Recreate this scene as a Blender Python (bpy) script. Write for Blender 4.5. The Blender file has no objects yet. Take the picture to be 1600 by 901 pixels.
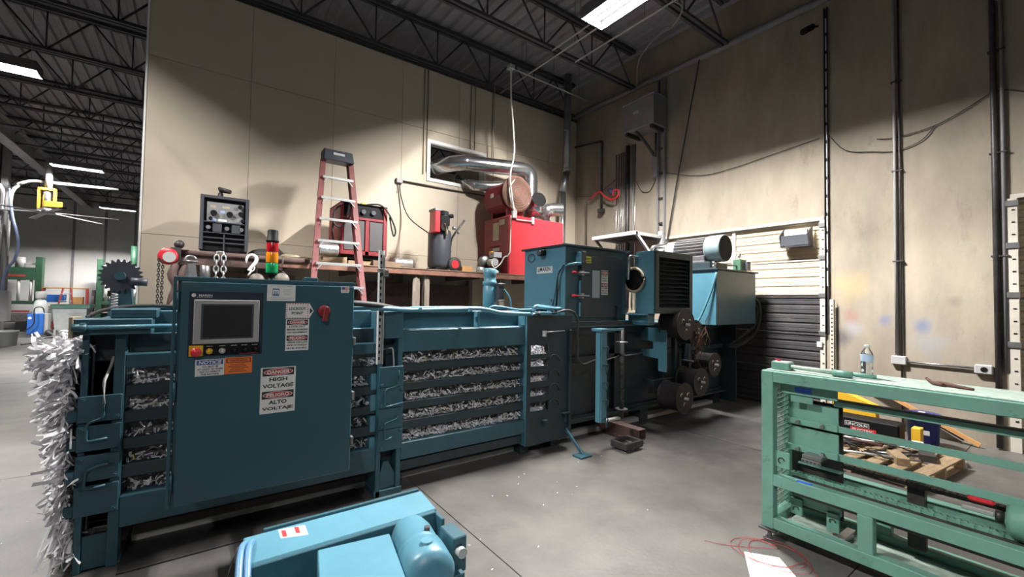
import bpy, math, random
from mathutils import Vector, Matrix

S = bpy.context.scene
COL = S.collection
rnd = random.Random(11)

# ---------------------------------------------------------------- camera
# axes: +X runs along the baler, +Y away from the camera across the hall, +Z up (metres)
F_PX = 670.0
PITCH = math.atan((471.0 - 450.5) / F_PX)
ROLL = math.atan(0.0155)
AZ = math.atan((1715.0 - 800.0) / F_PX)
def _lv(r, f, u):
    return Vector((r * math.sin(AZ) + f * math.cos(AZ), -r * math.cos(AZ) + f * math.sin(AZ), u))
_F = _lv(0, math.cos(PITCH), math.sin(PITCH))
_U0 = _lv(0, -math.sin(PITCH), math.cos(PITCH))
_R0 = _lv(1, 0, 0)
_R = _R0 * math.cos(ROLL) + _U0 * math.sin(ROLL)
_U = _U0 * math.cos(ROLL) - _R0 * math.sin(ROLL)
cam_d = bpy.data.cameras.new('camera')
cam_d.sensor_width = 36.0
cam_d.lens = F_PX / 1600.0 * 36.0
cam_d.clip_start = 0.05
cam_d.clip_end = 200
cam = bpy.data.objects.new('camera', cam_d)
COL.objects.link(cam)
_m = Matrix((_R, _U, -_F)).transposed().to_4x4()
_m.translation = Vector((0, 0, 1.6))
cam.matrix_world = _m
S.camera = cam

# ---------------------------------------------------------------- world, exposure
W = bpy.data.worlds.new('world')
S.world = W
W.use_nodes = True
W.node_tree.nodes['Background'].inputs[0].default_value = (0.75, 0.8, 0.9, 1)
W.node_tree.nodes['Background'].inputs[1].default_value = 0.05
S.view_settings.view_transform = 'Standard'
S.view_settings.look = 'None'
S.view_settings.gamma = 1.0
S.view_settings.use_curve_mapping = False
S.view_settings.exposure = 0.08
LAMP_TILT = math.radians(42)     # each tube's reflector throws its light across the fixture
LAMP_W = 1000.0
LAMP_SPREAD = math.radians(180)
# ceiling lamps: x, y, z of the middle, axis of the tubes, power factor
LAMPS = [(4.40, 3.58, 5.62, 'Y', 1.6, 'two-tube strip light nearest the concrete wall, hung over the baler'),
         (-3.05, 11.3, 5.65, 'X', 1.6, 'bright strip light cut by the left edge, under corrugated roof'),
         (-3.25, 19.4, 5.75, 'X', 1.6, 'strip light hanging beside the grey roof beam'),
         (-3.05, 26.4, 5.6, 'X', 1.6, 'farthest strip light, next to the beige partition edge'),
         (-2.4, 3.7, 5.65, 'Y', 1.1, 'strip light over the shredded paper end of the baler'),
         (-2.4, -4.2, 5.65, 'Y', 0.85, 'strip light behind the viewpoint, nearer the open hall'),
         (4.4, -4.2, 5.65, 'Y', 0.2, 'strip light behind the viewpoint, nearer the concrete wall'),
         (-8.8, 11.3, 5.65, 'X', 1.5, 'strip light in the open hall outside the view, middle row'),
         (-8.8, 19.4, 5.65, 'X', 1.6, 'strip light in the open hall outside the view, far row')]

# ---------------------------------------------------------------- helpers
def V(*a):
    return Vector(a)

def wloc(o):
    p = Vector((0, 0, 0))
    while o is not None:
        p = p + o.location
        o = o.parent
    return p

def tag(o, label=None, cat=None, group=None, kind=None):
    if label: o['label'] = label
    if cat: o['category'] = cat
    if group: o['group'] = group
    if kind: o['kind'] = kind
    return o

def thing(name, label, cat, loc=(0, 0, 0), group=None, rotz=0):
    o = bpy.data.objects.new(name, None)
    o.empty_display_size = 0.1
    COL.objects.link(o)
    o.location = loc
    o.rotation_euler = (0, 0, rotz)
    return tag(o, label, cat, group)

def struct_root(name, loc=(0, 0, 0)):
    o = bpy.data.objects.new(name, None)
    COL.objects.link(o)
    o.location = loc
    o['kind'] = 'structure'
    return o

def frame_for(d):
    d = d.normalized()
    a = Vector((0, 0, 1)) if abs(d.z) < 0.9 else Vector((1, 0, 0))
    u = d.cross(a).normalized()
    w = u.cross(d).normalized()
    return u, w

class MB:
    def __init__(s):
        s.v = []; s.f = []; s.s = []
    def _add(s, vs, fs, smooth=False):
        b = len(s.v)
        s.v += [tuple(p) for p in vs]
        s.f += [tuple(i + b for i in f) for f in fs]
        s.s += [smooth] * len(fs) if isinstance(smooth, bool) else list(smooth)
        return s
    def box(s, x0, x1, y0, y1, z0, z1):
        if x0 > x1: x0, x1 = x1, x0
        if y0 > y1: y0, y1 = y1, y0
        if z0 > z1: z0, z1 = z1, z0
        vs = [(x0, y0, z0), (x1, y0, z0), (x1, y1, z0), (x0, y1, z0), (x0, y0, z1), (x1, y0, z1), (x1, y1, z1), (x0, y1, z1)]
        return s._add(vs, [(0, 3, 2, 1), (4, 5, 6, 7), (0, 1, 5, 4), (1, 2, 6, 5), (2, 3, 7, 6), (3, 0, 4, 7)])
    def obox(s, c, size, ux=(1, 0, 0), uy=(0, 1, 0), uz=(0, 0, 1)):
        c = Vector(c); ux = Vector(ux).normalized() * size[0] / 2; uy = Vector(uy).normalized() * size[1] / 2; uz = Vector(uz).normalized() * size[2] / 2
        vs = [c - ux - uy - uz, c + ux - uy - uz, c + ux + uy - uz, c - ux + uy - uz, c - ux - uy + uz, c + ux - uy + uz, c + ux + uy + uz, c - ux + uy + uz]
        return s._add(vs, [(0, 3, 2, 1), (4, 5, 6, 7), (0, 1, 5, 4), (1, 2, 6, 5), (2, 3, 7, 6), (3, 0, 4, 7)])
    def beam(s, p0, p1, w, h):
        p0 = Vector(p0); p1 = Vector(p1); d = p1 - p0
        u, ww = frame_for(d)
        return s.obox((p0 + p1) / 2, (d.length, w, h), d, u, ww)
    def cyl(s, p0, p1, r0, r1=None, n=14, caps=(True, True)):
        p0 = Vector(p0); p1 = Vector(p1); r1 = r0 if r1 is None else r1
        u, w = frame_for(p1 - p0)
        vs = []
        for p, r in ((p0, r0), (p1, r1)):
            for i in range(n):
                a = 2 * math.pi * i / n
                vs.append(p + u * (r * math.cos(a)) + w * (r * math.sin(a)))
        fs = [(i, (i + 1) % n, n + (i + 1) % n, n + i) for i in range(n)]
        sm = [True] * n
        if caps[0]: fs.append(tuple(range(n - 1, -1, -1))); sm.append(False)
        if caps[1]: fs.append(tuple(range(n, 2 * n))); sm.append(False)
        return s._add(vs, fs, sm)
    def lathe(s, prof, p0, axis, n=20, smooth=True):
        p0 = Vector(p0); d = Vector(axis).normalized(); u, w = frame_for(d)
        vs = []; fs = []
        for r, t in prof:
            for i in range(n):
                a = 2 * math.pi * i / n
                vs.append(p0 + d * t + u * (r * math.cos(a)) + w * (r * math.sin(a)))
        m = len(prof)
        for k in range(m - 1):
            for i in range(n):
                fs.append((k * n + i, k * n + (i + 1) % n, (k + 1) * n + (i + 1) % n, (k + 1) * n + i))
        sm = [smooth] * len(fs)
        if prof[0][0] > 1e-6: fs.append(tuple(range(n - 1, -1, -1))); sm.append(False)
        if prof[-1][0] > 1e-6: fs.append(tuple(range((m - 1) * n, m * n))); sm.append(False)
        return s._add(vs, fs, sm)
    def tube(s, pts, r, n=8, caps=True, sub=0):
        pts = [Vector(p) for p in pts]
        if sub:
            q = []
            for i in range(len(pts) - 1):
                a = pts[max(i - 1, 0)]; b = pts[i]; c = pts[i + 1]; d = pts[min(i + 2, len(pts) - 1)]
                for k in range(sub):
                    t = k / sub
                    q.append(0.5 * ((2 * b) + (c - a) * t + (2 * a - 5 * b + 4 * c - d) * t * t + (3 * b - a - 3 * c + d) * t ** 3))
            pts = q + [pts[-1]]
        if isinstance(r, (list, tuple)):
            rs = []
            for i in range(len(pts)):
                t = i / (len(pts) - 1) * (len(r) - 1); k = min(int(t), len(r) - 2); rs.append(r[k] + (r[k + 1] - r[k]) * (t - k))
        else:
            rs = [r] * len(pts)
        vs = []; fs = []
        u = None
        for i, p in enumerate(pts):
            d = (pts[min(i + 1, len(pts) - 1)] - pts[max(i - 1, 0)]).normalized()
            if u is None:
                u, w = frame_for(d)
            else:
                u = (u - d * u.dot(d)).normalized(); w = d.cross(u)
            for k in range(n):
                a = 2 * math.pi * k / n
                vs.append(p + (u * math.cos(a) + w * math.sin(a)) * rs[i])
        for i in range(len(pts) - 1):
            for k in range(n):
                fs.append((i * n + k, i * n + (k + 1) % n, (i + 1) * n + (k + 1) % n, (i + 1) * n + k))
        sm = [True] * len(fs)
        if caps:
            fs.append(tuple(range(n - 1, -1, -1))); fs.append(tuple(range((len(pts) - 1) * n, len(pts) * n))); sm += [False, False]
        return s._add(vs, fs, sm)
    def prism(s, poly, vec):
        vec = Vector(vec); a = [Vector(p) for p in poly]; n = len(a)
        vs = a + [p + vec for p in a]
        fs = [tuple(range(n - 1, -1, -1)), tuple(range(n, 2 * n))] + [(i, (i + 1) % n, n + (i + 1) % n, n + i) for i in range(n)]
        return s._add(vs, fs)
    def torus(s, c, axis, R, r, n=20, m=8, arc=1.0):
        c = Vector(c); d = Vector(axis).normalized(); u, w = frame_for(d)
        pts = [c + (u * math.cos(2 * math.pi * arc * i / n) + w * math.sin(2 * math.pi * arc * i / n)) * R for i in range(n + (1 if arc < 1 else 0))]
        if arc < 1: return s.tube(pts, r, m)
        return s.tube(pts + [pts[0]], r, m, caps=False)
    def sph(s, c, r, n=12, m=8):
        c = Vector(c); r = (r, r, r) if not isinstance(r, (tuple, list)) else r
        vs = [c + Vector((0, 0, -r[2]))]
        for j in range(1, m):
            ph = -math.pi / 2 + math.pi * j / m
            for i in range(n):
                a = 2 * math.pi * i / n
                vs.append(c + Vector((r[0] * math.cos(ph) * math.cos(a), r[1] * math.cos(ph) * math.sin(a), r[2] * math.sin(ph))))
        vs.append(c + Vector((0, 0, r[2])))
        fs = [(0, 1 + (i + 1) % n, 1 + i) for i in range(n)]
        for j in range(m - 2):
            for i in range(n):
                fs.append((1 + j * n + i, 1 + j * n + (i + 1) % n, 1 + (j + 1) * n + (i + 1) % n, 1 + (j + 1) * n + i))
        t = len(vs) - 1
        fs += [(t, 1 + (m - 2) * n + i, 1 + (m - 2) * n + (i + 1) % n) for i in range(n)]
        return s._add(vs, fs, True)
    def mesh(s, name, origin=(0, 0, 0)):
        o = Vector(origin)
        me = bpy.data.meshes.new(name)
        me.from_pydata([tuple(Vector(p) - o) for p in s.v], [], s.f)
        me.polygons.foreach_set('use_smooth', s.s)
        me.update()
        return me
    def build(s, name, mat, parent=None, bevel=0, origin=None, seg=1):
        org = wloc(parent) if parent is not None else Vector(origin or (0, 0, 0))
        o = bpy.data.objects.new(name, s.mesh(name, org))
        COL.objects.link(o)
        if parent is not None: o.parent = parent
        else: o.location = org
        o.data.materials.append(mat)
        if bevel: bev(o, bevel, seg)
        return o

def bev(o, w, seg=1):
    b = o.modifiers.new('bevel', 'BEVEL'); b.width = w; b.segments = seg; b.limit_method = 'ANGLE'; b.angle_limit = 0.6
    return o

def one(name, mat, parent, bevel, *boxes):
    m = MB()
    for b in boxes: m.box(*b)
    return m.build(name, mat, parent, bevel)

def inst(me, name, mat, parent, loc, rot=None):
    o = bpy.data.objects.new(name, me); COL.objects.link(o)
    if mat and not me.materials: me.materials.append(mat)
    o.parent = parent
    o.location = Vector(loc) - (wloc(parent) if parent is not None else Vector((0, 0, 0)))
    if rot: o.rotation_euler = rot
    return o

_tc = {}
def text(s, name, mat, parent, c, right, up, h=None, w=None, bold=0.0, depth=0.0006, squash=None):
    key = (s, bold)
    if key not in _tc:
        cu = bpy.data.curves.new('t', 'FONT'); cu.body = s; cu.size = 1.0; cu.align_x = 'CENTER'; cu.align_y = 'CENTER'; cu.offset = bold
        cu.resolution_u = 3
        ob = bpy.data.objects.new('t', cu); COL.objects.link(ob)
        bpy.context.view_layer.update()
        me = bpy.data.meshes.new_from_object(ob.evaluated_get(bpy.context.evaluated_depsgraph_get()))
        vs = [v.co.copy() for v in me.vertices]; fs = [tuple(p.vertices) for p in me.polygons]
        bpy.data.objects.remove(ob); bpy.data.curves.remove(cu); bpy.data.meshes.remove(me)
        _tc[key] = (vs, fs)
    vs, fs = _tc[key]
    x0 = min(v.x for v in vs); x1 = max(v.x for v in vs); y0 = min(v.y for v in vs); y1 = max(v.y for v in vs)
    sy = h / (y1 - y0) if h else None
    sx = w / (x1 - x0) if w else sy
    if sy is None: sy = sx
    r = Vector(right).normalized(); u = Vector(up).normalized(); c = Vector(c)
    nn = r.cross(u)
    m = MB()
    m.v = [tuple(c + r * ((v.x - (x0 + x1) / 2) * sx) + u * ((v.y - (y0 + y1) / 2) * sy) + nn * depth) for v in vs]
    m.f = list(fs); m.s = [False] * len(fs)
    return m.build(name, mat, parent)

# ---------------------------------------------------------------- materials
def mat(name, c, rough=0.5, metal=0.0, var=0.18, scale=5.0, bump=0.0, bscale=60.0, dirt=None, emit=None, spec=0.5, trans=0.0, alpha=1.0, stretch=None):
    m = bpy.data.materials.new(name); m.use_nodes = True
    nt = m.node_tree; N = nt.nodes; L = nt.links
    b = N['Principled BSDF']
    b.inputs['Roughness'].default_value = rough
    b.inputs['Metallic'].default_value = metal
    b.inputs['Specular IOR Level'].default_value = spec
    b.inputs['Transmission Weight'].default_value = trans
    b.inputs['Alpha'].default_value = alpha
    if emit:
        b.inputs['Emission Color'].default_value = (*emit[0], 1)
        b.inputs['Emission Strength'].default_value = emit[1]
    tc = N.new('ShaderNodeTexCoord'); src = tc.outputs['Object']
    if stretch:
        mp = N.new('ShaderNodeMapping'); mp.inputs['Scale'].default_value = stretch
        L.new(src, mp.inputs['Vector']); src = mp.outputs['Vector']
    if var or dirt:
        nz = N.new('ShaderNodeTexNoise'); nz.inputs['Scale'].default_value = scale; nz.inputs['Detail'].default_value = 5; nz.inputs['Roughness'].default_value = 0.62
        L.new(src, nz.inputs['Vector'])
        rp = N.new('ShaderNodeValToRGB')
        rp.color_ramp.elements[0].position = 0.3; rp.color_ramp.elements[1].position = 0.72
        rp.color_ramp.elements[0].color = (*[x * (1 - var) for x in c], 1)
        rp.color_ramp.elements[1].color = (*[min(1, x * (1 + var)) for x in c], 1)
        L.new(nz.outputs['Fac'], rp.inputs['Fac'])
        out = rp.outputs['Color']
        if dirt:
            dc, amount, ds = dirt
            n2 = N.new('ShaderNodeTexNoise'); n2.inputs['Scale'].default_value = ds; n2.inputs['Detail'].default_value = 7; n2.inputs['Roughness'].default_value = 0.7
            L.new(src, n2.inputs['Vector'])
            mr = N.new('ShaderNodeMapRange'); mr.inputs['From Min'].default_value = 0.68 - 0.3 * amount; mr.inputs['From Max'].default_value = 0.82 - 0.1 * amount
            L.new(n2.outputs['Fac'], mr.inputs['Value'])
            mx = N.new('ShaderNodeMix'); mx.data_type = 'RGBA'
            L.new(mr.outputs['Result'], mx.inputs['Factor']); L.new(out, mx.inputs[6]); mx.inputs[7].default_value = (*dc, 1)
            out = mx.outputs[2]
        L.new(out, b.inputs['Base Color'])
    else:
        b.inputs['Base Color'].default_value = (*c, 1)
    if bump:
        nb = N.new('ShaderNodeTexNoise'); nb.inputs['Scale'].default_value = bscale; nb.inputs['Detail'].default_value = 4
        L.new(src, nb.inputs['Vector'])
        bp = N.new('ShaderNodeBump'); bp.inputs['Strength'].default_value = bump; bp.inputs['Distance'].default_value = 0.01
        L.new(nb.outputs['Fac'], bp.inputs['Height']); L.new(bp.outputs['Normal'], b.inputs['Normal'])
    return m

def add_blobs(m, blobs):
    """paint marks, stains and painted-in shade, each with its own place and shape: (centre, radius, colour, strength)"""
    nt = m.node_tree; N = nt.nodes; L = nt.links; b = N['Principled BSDF']
    tc = N.new('ShaderNodeTexCoord')
    nz = N.new('ShaderNodeTexNoise'); nz.inputs['Scale'].default_value = 5; nz.inputs['Detail'].default_value = 5
    L.new(tc.outputs['Object'], nz.inputs['Vector'])
    for c, r, col, st in blobs:
        src = b.inputs['Base Color'].links[0].from_socket
        d = N.new('ShaderNodeVectorMath'); d.operation = 'DISTANCE'; d.inputs[1].default_value = c
        L.new(tc.outputs['Object'], d.inputs[0])
        ad = N.new('ShaderNodeMath'); ad.operation = 'MULTIPLY_ADD'; ad.inputs[1].default_value = r * 1.4; L.new(nz.outputs['Fac'], ad.inputs[0]); L.new(d.outputs['Value'], ad.inputs[2])
        mr = N.new('ShaderNodeMapRange'); mr.inputs['From Min'].default_value = r * 1.75; mr.inputs['From Max'].default_value = r * 0.9; mr.inputs['To Max'].default_value = st
        L.new(ad.outputs[0], mr.inputs['Value'])
        mx = N.new('ShaderNodeMix'); mx.data_type = 'RGBA'
        L.new(mr.outputs['Result'], mx.inputs['Factor']); L.new(src, mx.inputs[6]); mx.inputs[7].default_value = (*col, 1)
        L.new(mx.outputs[2], b.inputs['Base Color'])

GR = (0.05, 0.05, 0.05)
M = dict(
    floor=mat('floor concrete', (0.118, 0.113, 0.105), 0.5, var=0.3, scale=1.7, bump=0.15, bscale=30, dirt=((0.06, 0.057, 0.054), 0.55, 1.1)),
    joint=mat('joint filler', (0.06, 0.06, 0.058), 0.8),
    beige=mat('beige drywall', (0.52, 0.455, 0.36), 0.75, var=0.05, scale=2.0, dirt=((0.40, 0.345, 0.27), 0.12, 1.6)),
    core=mat('wall core', (0.28, 0.24, 0.19), 0.9),
    concrete=mat('wall concrete', (0.3, 0.262, 0.207), 0.8, var=0.25, scale=1.1, bump=0.25, bscale=18, dirt=((0.19, 0.162, 0.125), 0.35, 3.2), stretch=(1.4, 1.4, 0.5)),
    farwall=mat('far wall concrete', (0.5, 0.5, 0.49), 0.8, var=0.16, scale=0.5, dirt=((0.3, 0.3, 0.3), 0.3, 0.7)),
    deck=mat('roof deck', (0.24, 0.23, 0.26), 0.6, metal=0.1, var=0.1),
    joist=mat('joist steel', (0.045, 0.045, 0.055), 0.6, var=0.2),
    beamgrey=mat('roof beam grey', (0.3, 0.3, 0.32), 0.6),
    white=mat('white paint', (0.62, 0.62, 0.58), 0.5, var=0.08),
    bright=mat('white metal', (0.75, 0.75, 0.73), 0.4, var=0.05),
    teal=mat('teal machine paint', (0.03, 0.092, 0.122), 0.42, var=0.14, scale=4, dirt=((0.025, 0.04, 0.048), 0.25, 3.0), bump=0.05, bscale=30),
    tealdark=mat('dark teal machine paint', (0.022, 0.04, 0.05), 0.5, var=0.16, scale=4, dirt=((0.03, 0.04, 0.045), 0.42, 2.5), bump=0.08, bscale=30),  # darkest and greyest of the three teals, mostly on parts facing -Y
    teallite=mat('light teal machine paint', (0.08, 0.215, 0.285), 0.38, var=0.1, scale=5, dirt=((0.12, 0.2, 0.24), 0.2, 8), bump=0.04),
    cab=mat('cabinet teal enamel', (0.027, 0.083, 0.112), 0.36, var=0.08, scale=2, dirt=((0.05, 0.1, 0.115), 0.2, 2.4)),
    green=mat('mint green paint', (0.145, 0.325, 0.262), 0.5, var=0.12, scale=5, dirt=((0.05, 0.12, 0.1), 0.22, 9), bump=0.08, bscale=40),
    greentop=mat('worn pale green top', (0.38, 0.48, 0.42), 0.7, var=0.2, scale=20, bump=0.4, bscale=60),
    farg=mat('far machine green', (0.035, 0.1, 0.06), 0.5),
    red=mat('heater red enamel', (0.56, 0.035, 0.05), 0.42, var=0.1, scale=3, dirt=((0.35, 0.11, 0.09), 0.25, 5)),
    redd=mat('dark red enamel', (0.2, 0.016, 0.022), 0.5, var=0.12),  # on the heater end this darker red carries shade as well as dirt
    redp=mat('ladder red fibreglass', (0.15, 0.037, 0.036), 0.6, var=0.25, scale=12),
    brightred=mat('bright red plastic', (0.6, 0.03, 0.04), 0.35, var=0.05),
    galv=mat('galvanised sheet', (0.62, 0.63, 0.64), 0.24, metal=0.95, var=0.12, scale=9, bump=0.06, bscale=8),
    steel=mat('grey steel', (0.3, 0.3, 0.31), 0.4, metal=0.85, var=0.2, scale=12),
    dsteel=mat('dark steel', (0.07, 0.068, 0.068), 0.5, metal=0.6, var=0.3, scale=12),
    alu=mat('ladder aluminium', (0.5, 0.52, 0.52), 0.4, metal=0.7, var=0.1),
    rust=mat('rusty brown paint', (0.2, 0.095, 0.065), 0.7, var=0.3, scale=6, dirt=((0.09, 0.05, 0.04), 0.4, 5), bump=0.2),
    rustd=mat('dark rusty steel', (0.1, 0.06, 0.052), 0.7, var=0.3, scale=9, bump=0.2),
    wood=mat('pallet wood', (0.33, 0.235, 0.14), 0.75, var=0.3, scale=6, bump=0.2, bscale=40, stretch=(1, 5, 5)),
    woodg=mat('weathered post wood', (0.24, 0.2, 0.165), 0.8, var=0.25, scale=6, bump=0.2, stretch=(5, 5, 0.7)),
    ply=mat('deck plywood', (0.2, 0.14, 0.095), 0.8, var=0.25, scale=5),
    card=mat('orange cardboard', (0.5, 0.27, 0.1), 0.8, var=0.08),
    black=mat('black plastic', (0.008, 0.008, 0.009), 0.6, var=0.2, spec=0.15),
    rubber=mat('black rubber', (0.02, 0.02, 0.021), 0.65, var=0.2),
    charcoal=mat('charcoal plastic', (0.045, 0.05, 0.062), 0.45, var=0.12),
    grey=mat('grey paint', (0.2, 0.2, 0.205), 0.5, var=0.1),
    lgrey=mat('light grey paint', (0.42, 0.42, 0.42), 0.45, var=0.08),
    hmi=mat('screen bezel grey', (0.33, 0.33, 0.33), 0.4, var=0.04),
    screen=mat('dark screen glass', (0.025, 0.025, 0.028), 0.12, var=0.1),
    navy=mat('dark navy panel', (0.018, 0.025, 0.045), 0.35, var=0.1),
    label=mat('white label', (0.66, 0.66, 0.65), 0.45, var=0.02),
    ink=mat('black ink', (0.015, 0.015, 0.018), 0.6, var=0),
    inkgrey=mat('grey print', (0.3, 0.31, 0.33), 0.6, var=0),
    redink=mat('safety red ink', (0.45, 0.03, 0.035), 0.5, var=0),
    blueink=mat('notice blue ink', (0.02, 0.07, 0.3), 0.5, var=0),
    logoblue=mat('logo blue ink', (0.03, 0.17, 0.36), 0.5, var=0),
    orange=mat('warning orange', (0.75, 0.17, 0.03), 0.45, var=0.02),
    yellow=mat('safety yellow', (0.72, 0.42, 0.03), 0.45, var=0.06),
    lime=mat('lime yellow', (0.5, 0.5, 0.05), 0.5, var=0.03),
    lampred=mat('red lamp lens', (0.42, 0.01, 0.02), 0.2, var=0),
    lampamber=mat('amber lamp lens', (0.8, 0.25, 0.01), 0.2, var=0),
    lampgreen=mat('green lamp lens', (0.01, 0.3, 0.1), 0.2, var=0),
    blue=mat('bucket blue', (0.02, 0.03, 0.2), 0.35, var=0.08),
    mblue=mat('welder blue', (0.03, 0.14, 0.5), 0.4, var=0.05),
    hoseblue=mat('blue hose', (0.1, 0.24, 0.42), 0.4, var=0.1),
    paleblue=mat('pale blue hose', (0.3, 0.38, 0.62), 0.4, var=0.05),
    tape=mat('blue tape', (0.03, 0.13, 0.62), 0.6, var=0.05),
    cream=mat('door cream', (0.55, 0.46, 0.33), 0.55, var=0.08, scale=3, dirt=((0.4, 0.33, 0.23), 0.2, 4)),
    doordark=mat('door charcoal', (0.05, 0.047, 0.05), 0.42, var=0.25, scale=3, dirt=((0.1, 0.095, 0.095), 0.2, 3)),
    jamb=mat('jamb cream', (0.5, 0.47, 0.41), 0.55, var=0.1),
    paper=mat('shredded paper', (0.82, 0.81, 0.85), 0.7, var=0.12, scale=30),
    paperd=mat('shaded packed paper', (0.15, 0.145, 0.15), 0.9, var=0.6, scale=45, bump=1.0, bscale=60),  # grey core stands in for the shade behind the strips in the slots
    papery=mat('yellow paper', (0.6, 0.55, 0.12), 0.7, var=0.1),
    paperb=mat('violet paper', (0.18, 0.14, 0.42), 0.7, var=0.1),
    sheet=mat('printer paper', (0.8, 0.8, 0.8), 0.6, var=0),
    redwire=mat('red wire', (0.4, 0.03, 0.03), 0.5, var=0),
    cordw=mat('white cord', (0.68, 0.66, 0.62), 0.5, var=0),
    tan=mat('tan cable', (0.36, 0.31, 0.22), 0.6, var=0.2),
    brownl=mat('brown leather', (0.12, 0.055, 0.04), 0.7, var=0.3),
    wire=mat('black annealed wire', (0.04, 0.036, 0.036), 0.4, metal=0.7, var=0.4, scale=60, bump=0.8, bscale=160, stretch=(1, 8, 1)),
    paperc=mat('loose paper core', (0.55, 0.54, 0.57), 0.9, var=0.35, scale=40, bump=1.0, bscale=60),
    meshgrey=mat('mesh panel grey', (0.07, 0.066, 0.068), 0.6, var=0.15, scale=60),
    spoolblack=mat('spool flange black', (0.018, 0.018, 0.02), 0.5, var=0.2, spec=0.3),
    dim=mat('dark hall paint', (0.1, 0.1, 0.1), 0.8),
    tackle=mat('worn grey tackle', (0.16, 0.145, 0.125), 0.55, metal=0.3, var=0.3, scale=14),
    motorgrey=mat('motor grey-teal', (0.22, 0.3, 0.32), 0.4, metal=0.2, var=0.15),
    tube=mat('lamp tube', (1, 1, 1), 0.5, var=0, emit=((1.0, 0.98, 1.0), 22.0)),
    reflector=mat('lamp reflector', (0.12, 0.12, 0.125), 0.5, var=0),
    purple=mat('purple brush fibre', (0.07, 0.06, 0.14), 0.8),
    glasspane=mat('hopper window', (0.22, 0.29, 0.34), 0.18, var=0.06),
    bottle=mat('clear bottle plastic', (0.9, 0.95, 0.97), 0.06, var=0, trans=0.95, spec=0.5),
    bottlelabel=mat('bottle label', (0.5, 0.62, 0.85), 0.5, var=0.1),
    farred=mat('far red', (0.4, 0.06, 0.05), 0.6),
    tote=mat('white tote plastic', (0.5, 0.53, 0.52), 0.5, var=0.1),
    blockmat=mat('foil duct', (0.6, 0.61, 0.63), 0.28, metal=0.85, var=0.15, scale=20, bump=0.6, bscale=40),
)
add_blobs(M['floor'], [((5.2, 3.3, 0), 1.5, (0.035, 0.034, 0.034), 0.8), ((4.6, 2.75, 0), 0.5, (0.045, 0.044, 0.043), 0.7), ((6.1, 2.9, 0), 0.7, (0.04, 0.04, 0.04), 0.7), ((0.3, 3.0, 0), 1.3, (0.06, 0.058, 0.056), 0.6), ((2.2, 3.0, 0), 0.6, (0.07, 0.068, 0.066), 0.6)])  # oil stains by the baler, with the shade on the floor painted in
M['bottle'].node_tree.nodes['Principled BSDF'].inputs['IOR'].default_value = 1.33
# ================================================================ the setting
RX = 7.45      # concrete wall on the right
BY = 7.57      # beige partition
WALLTOP = 6.05
DECK = 6.9

# floor: slabs over a sub-base, joints left open
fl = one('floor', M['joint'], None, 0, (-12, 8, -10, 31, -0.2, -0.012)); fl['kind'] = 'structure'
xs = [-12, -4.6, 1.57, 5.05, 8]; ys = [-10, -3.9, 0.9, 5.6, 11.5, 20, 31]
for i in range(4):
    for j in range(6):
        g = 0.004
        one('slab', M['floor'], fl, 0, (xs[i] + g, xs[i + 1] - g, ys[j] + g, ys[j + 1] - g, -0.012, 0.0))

# ceiling: ribbed deck and open-web joists
m = MB(); x = -12.0; prof = []
while x < 7.6:
    prof += [(x, 0), (x + 0.09, 0), (x + 0.12, 0.05), (x + 0.21, 0.05)]; x += 0.24
vs = []
for (px, pz) in prof: vs += [(px, -10, DECK + pz), (px, 31, DECK + pz)]
m._add(vs, [(2 * i, 2 * i + 1, 2 * i + 3, 2 * i + 2) for i in range(len(prof) - 1)])
m.box(-12, 7.7, -10, 31, DECK + 0.06, DECK + 0.12)
ce = m.build('ceiling', M['deck']); ce['kind'] = 'structure'
m = MB()
for dy in (-0.045, 0.045):
    m.box(-12, 7.24, dy - 0.03, dy + 0.03, -0.07, -0.005)
    m.box(-12, 7.24, dy - 0.025, dy + 0.025, -0.81, -0.76)
xx = -12.0; k = 0
while xx < 7.0:
    m.cyl((xx, 0, -0.78), (xx + 0.6, 0, -0.04), 0.018, n=6); m.cyl((xx + 0.6, 0, -0.04), (xx + 1.2, 0, -0.78), 0.018, n=6)
    m.cyl((xx, 0, -0.78), (xx, 0, -0.04), 0.014, n=6)
    xx += 1.2
jm = m.mesh('joist')
for y in (-6.0, -4.05, -2.1, -0.15, 1.8, 3.75, 5.7, 7.48, 9.5, 11.4, 13.4, 15.3, 17.2, 19.1, 21.0, 22.9, 24.8, 26.7, 28.6):
    inst(jm, 'joist', M['joist'], ce, (0, y, DECK))
# big grey roof beam over the open hall
m = MB(); m.box(-4.75, -4.45, 7.6, 29.98, 5.98, 6.02).box(-4.75, -4.45, 7.6, 29.98, 6.5, 6.54).box(-4.62, -4.58, 7.6, 29.98, 6.02, 6.5)
m.build('roof_beam', M['beamgrey'], ce)

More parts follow.
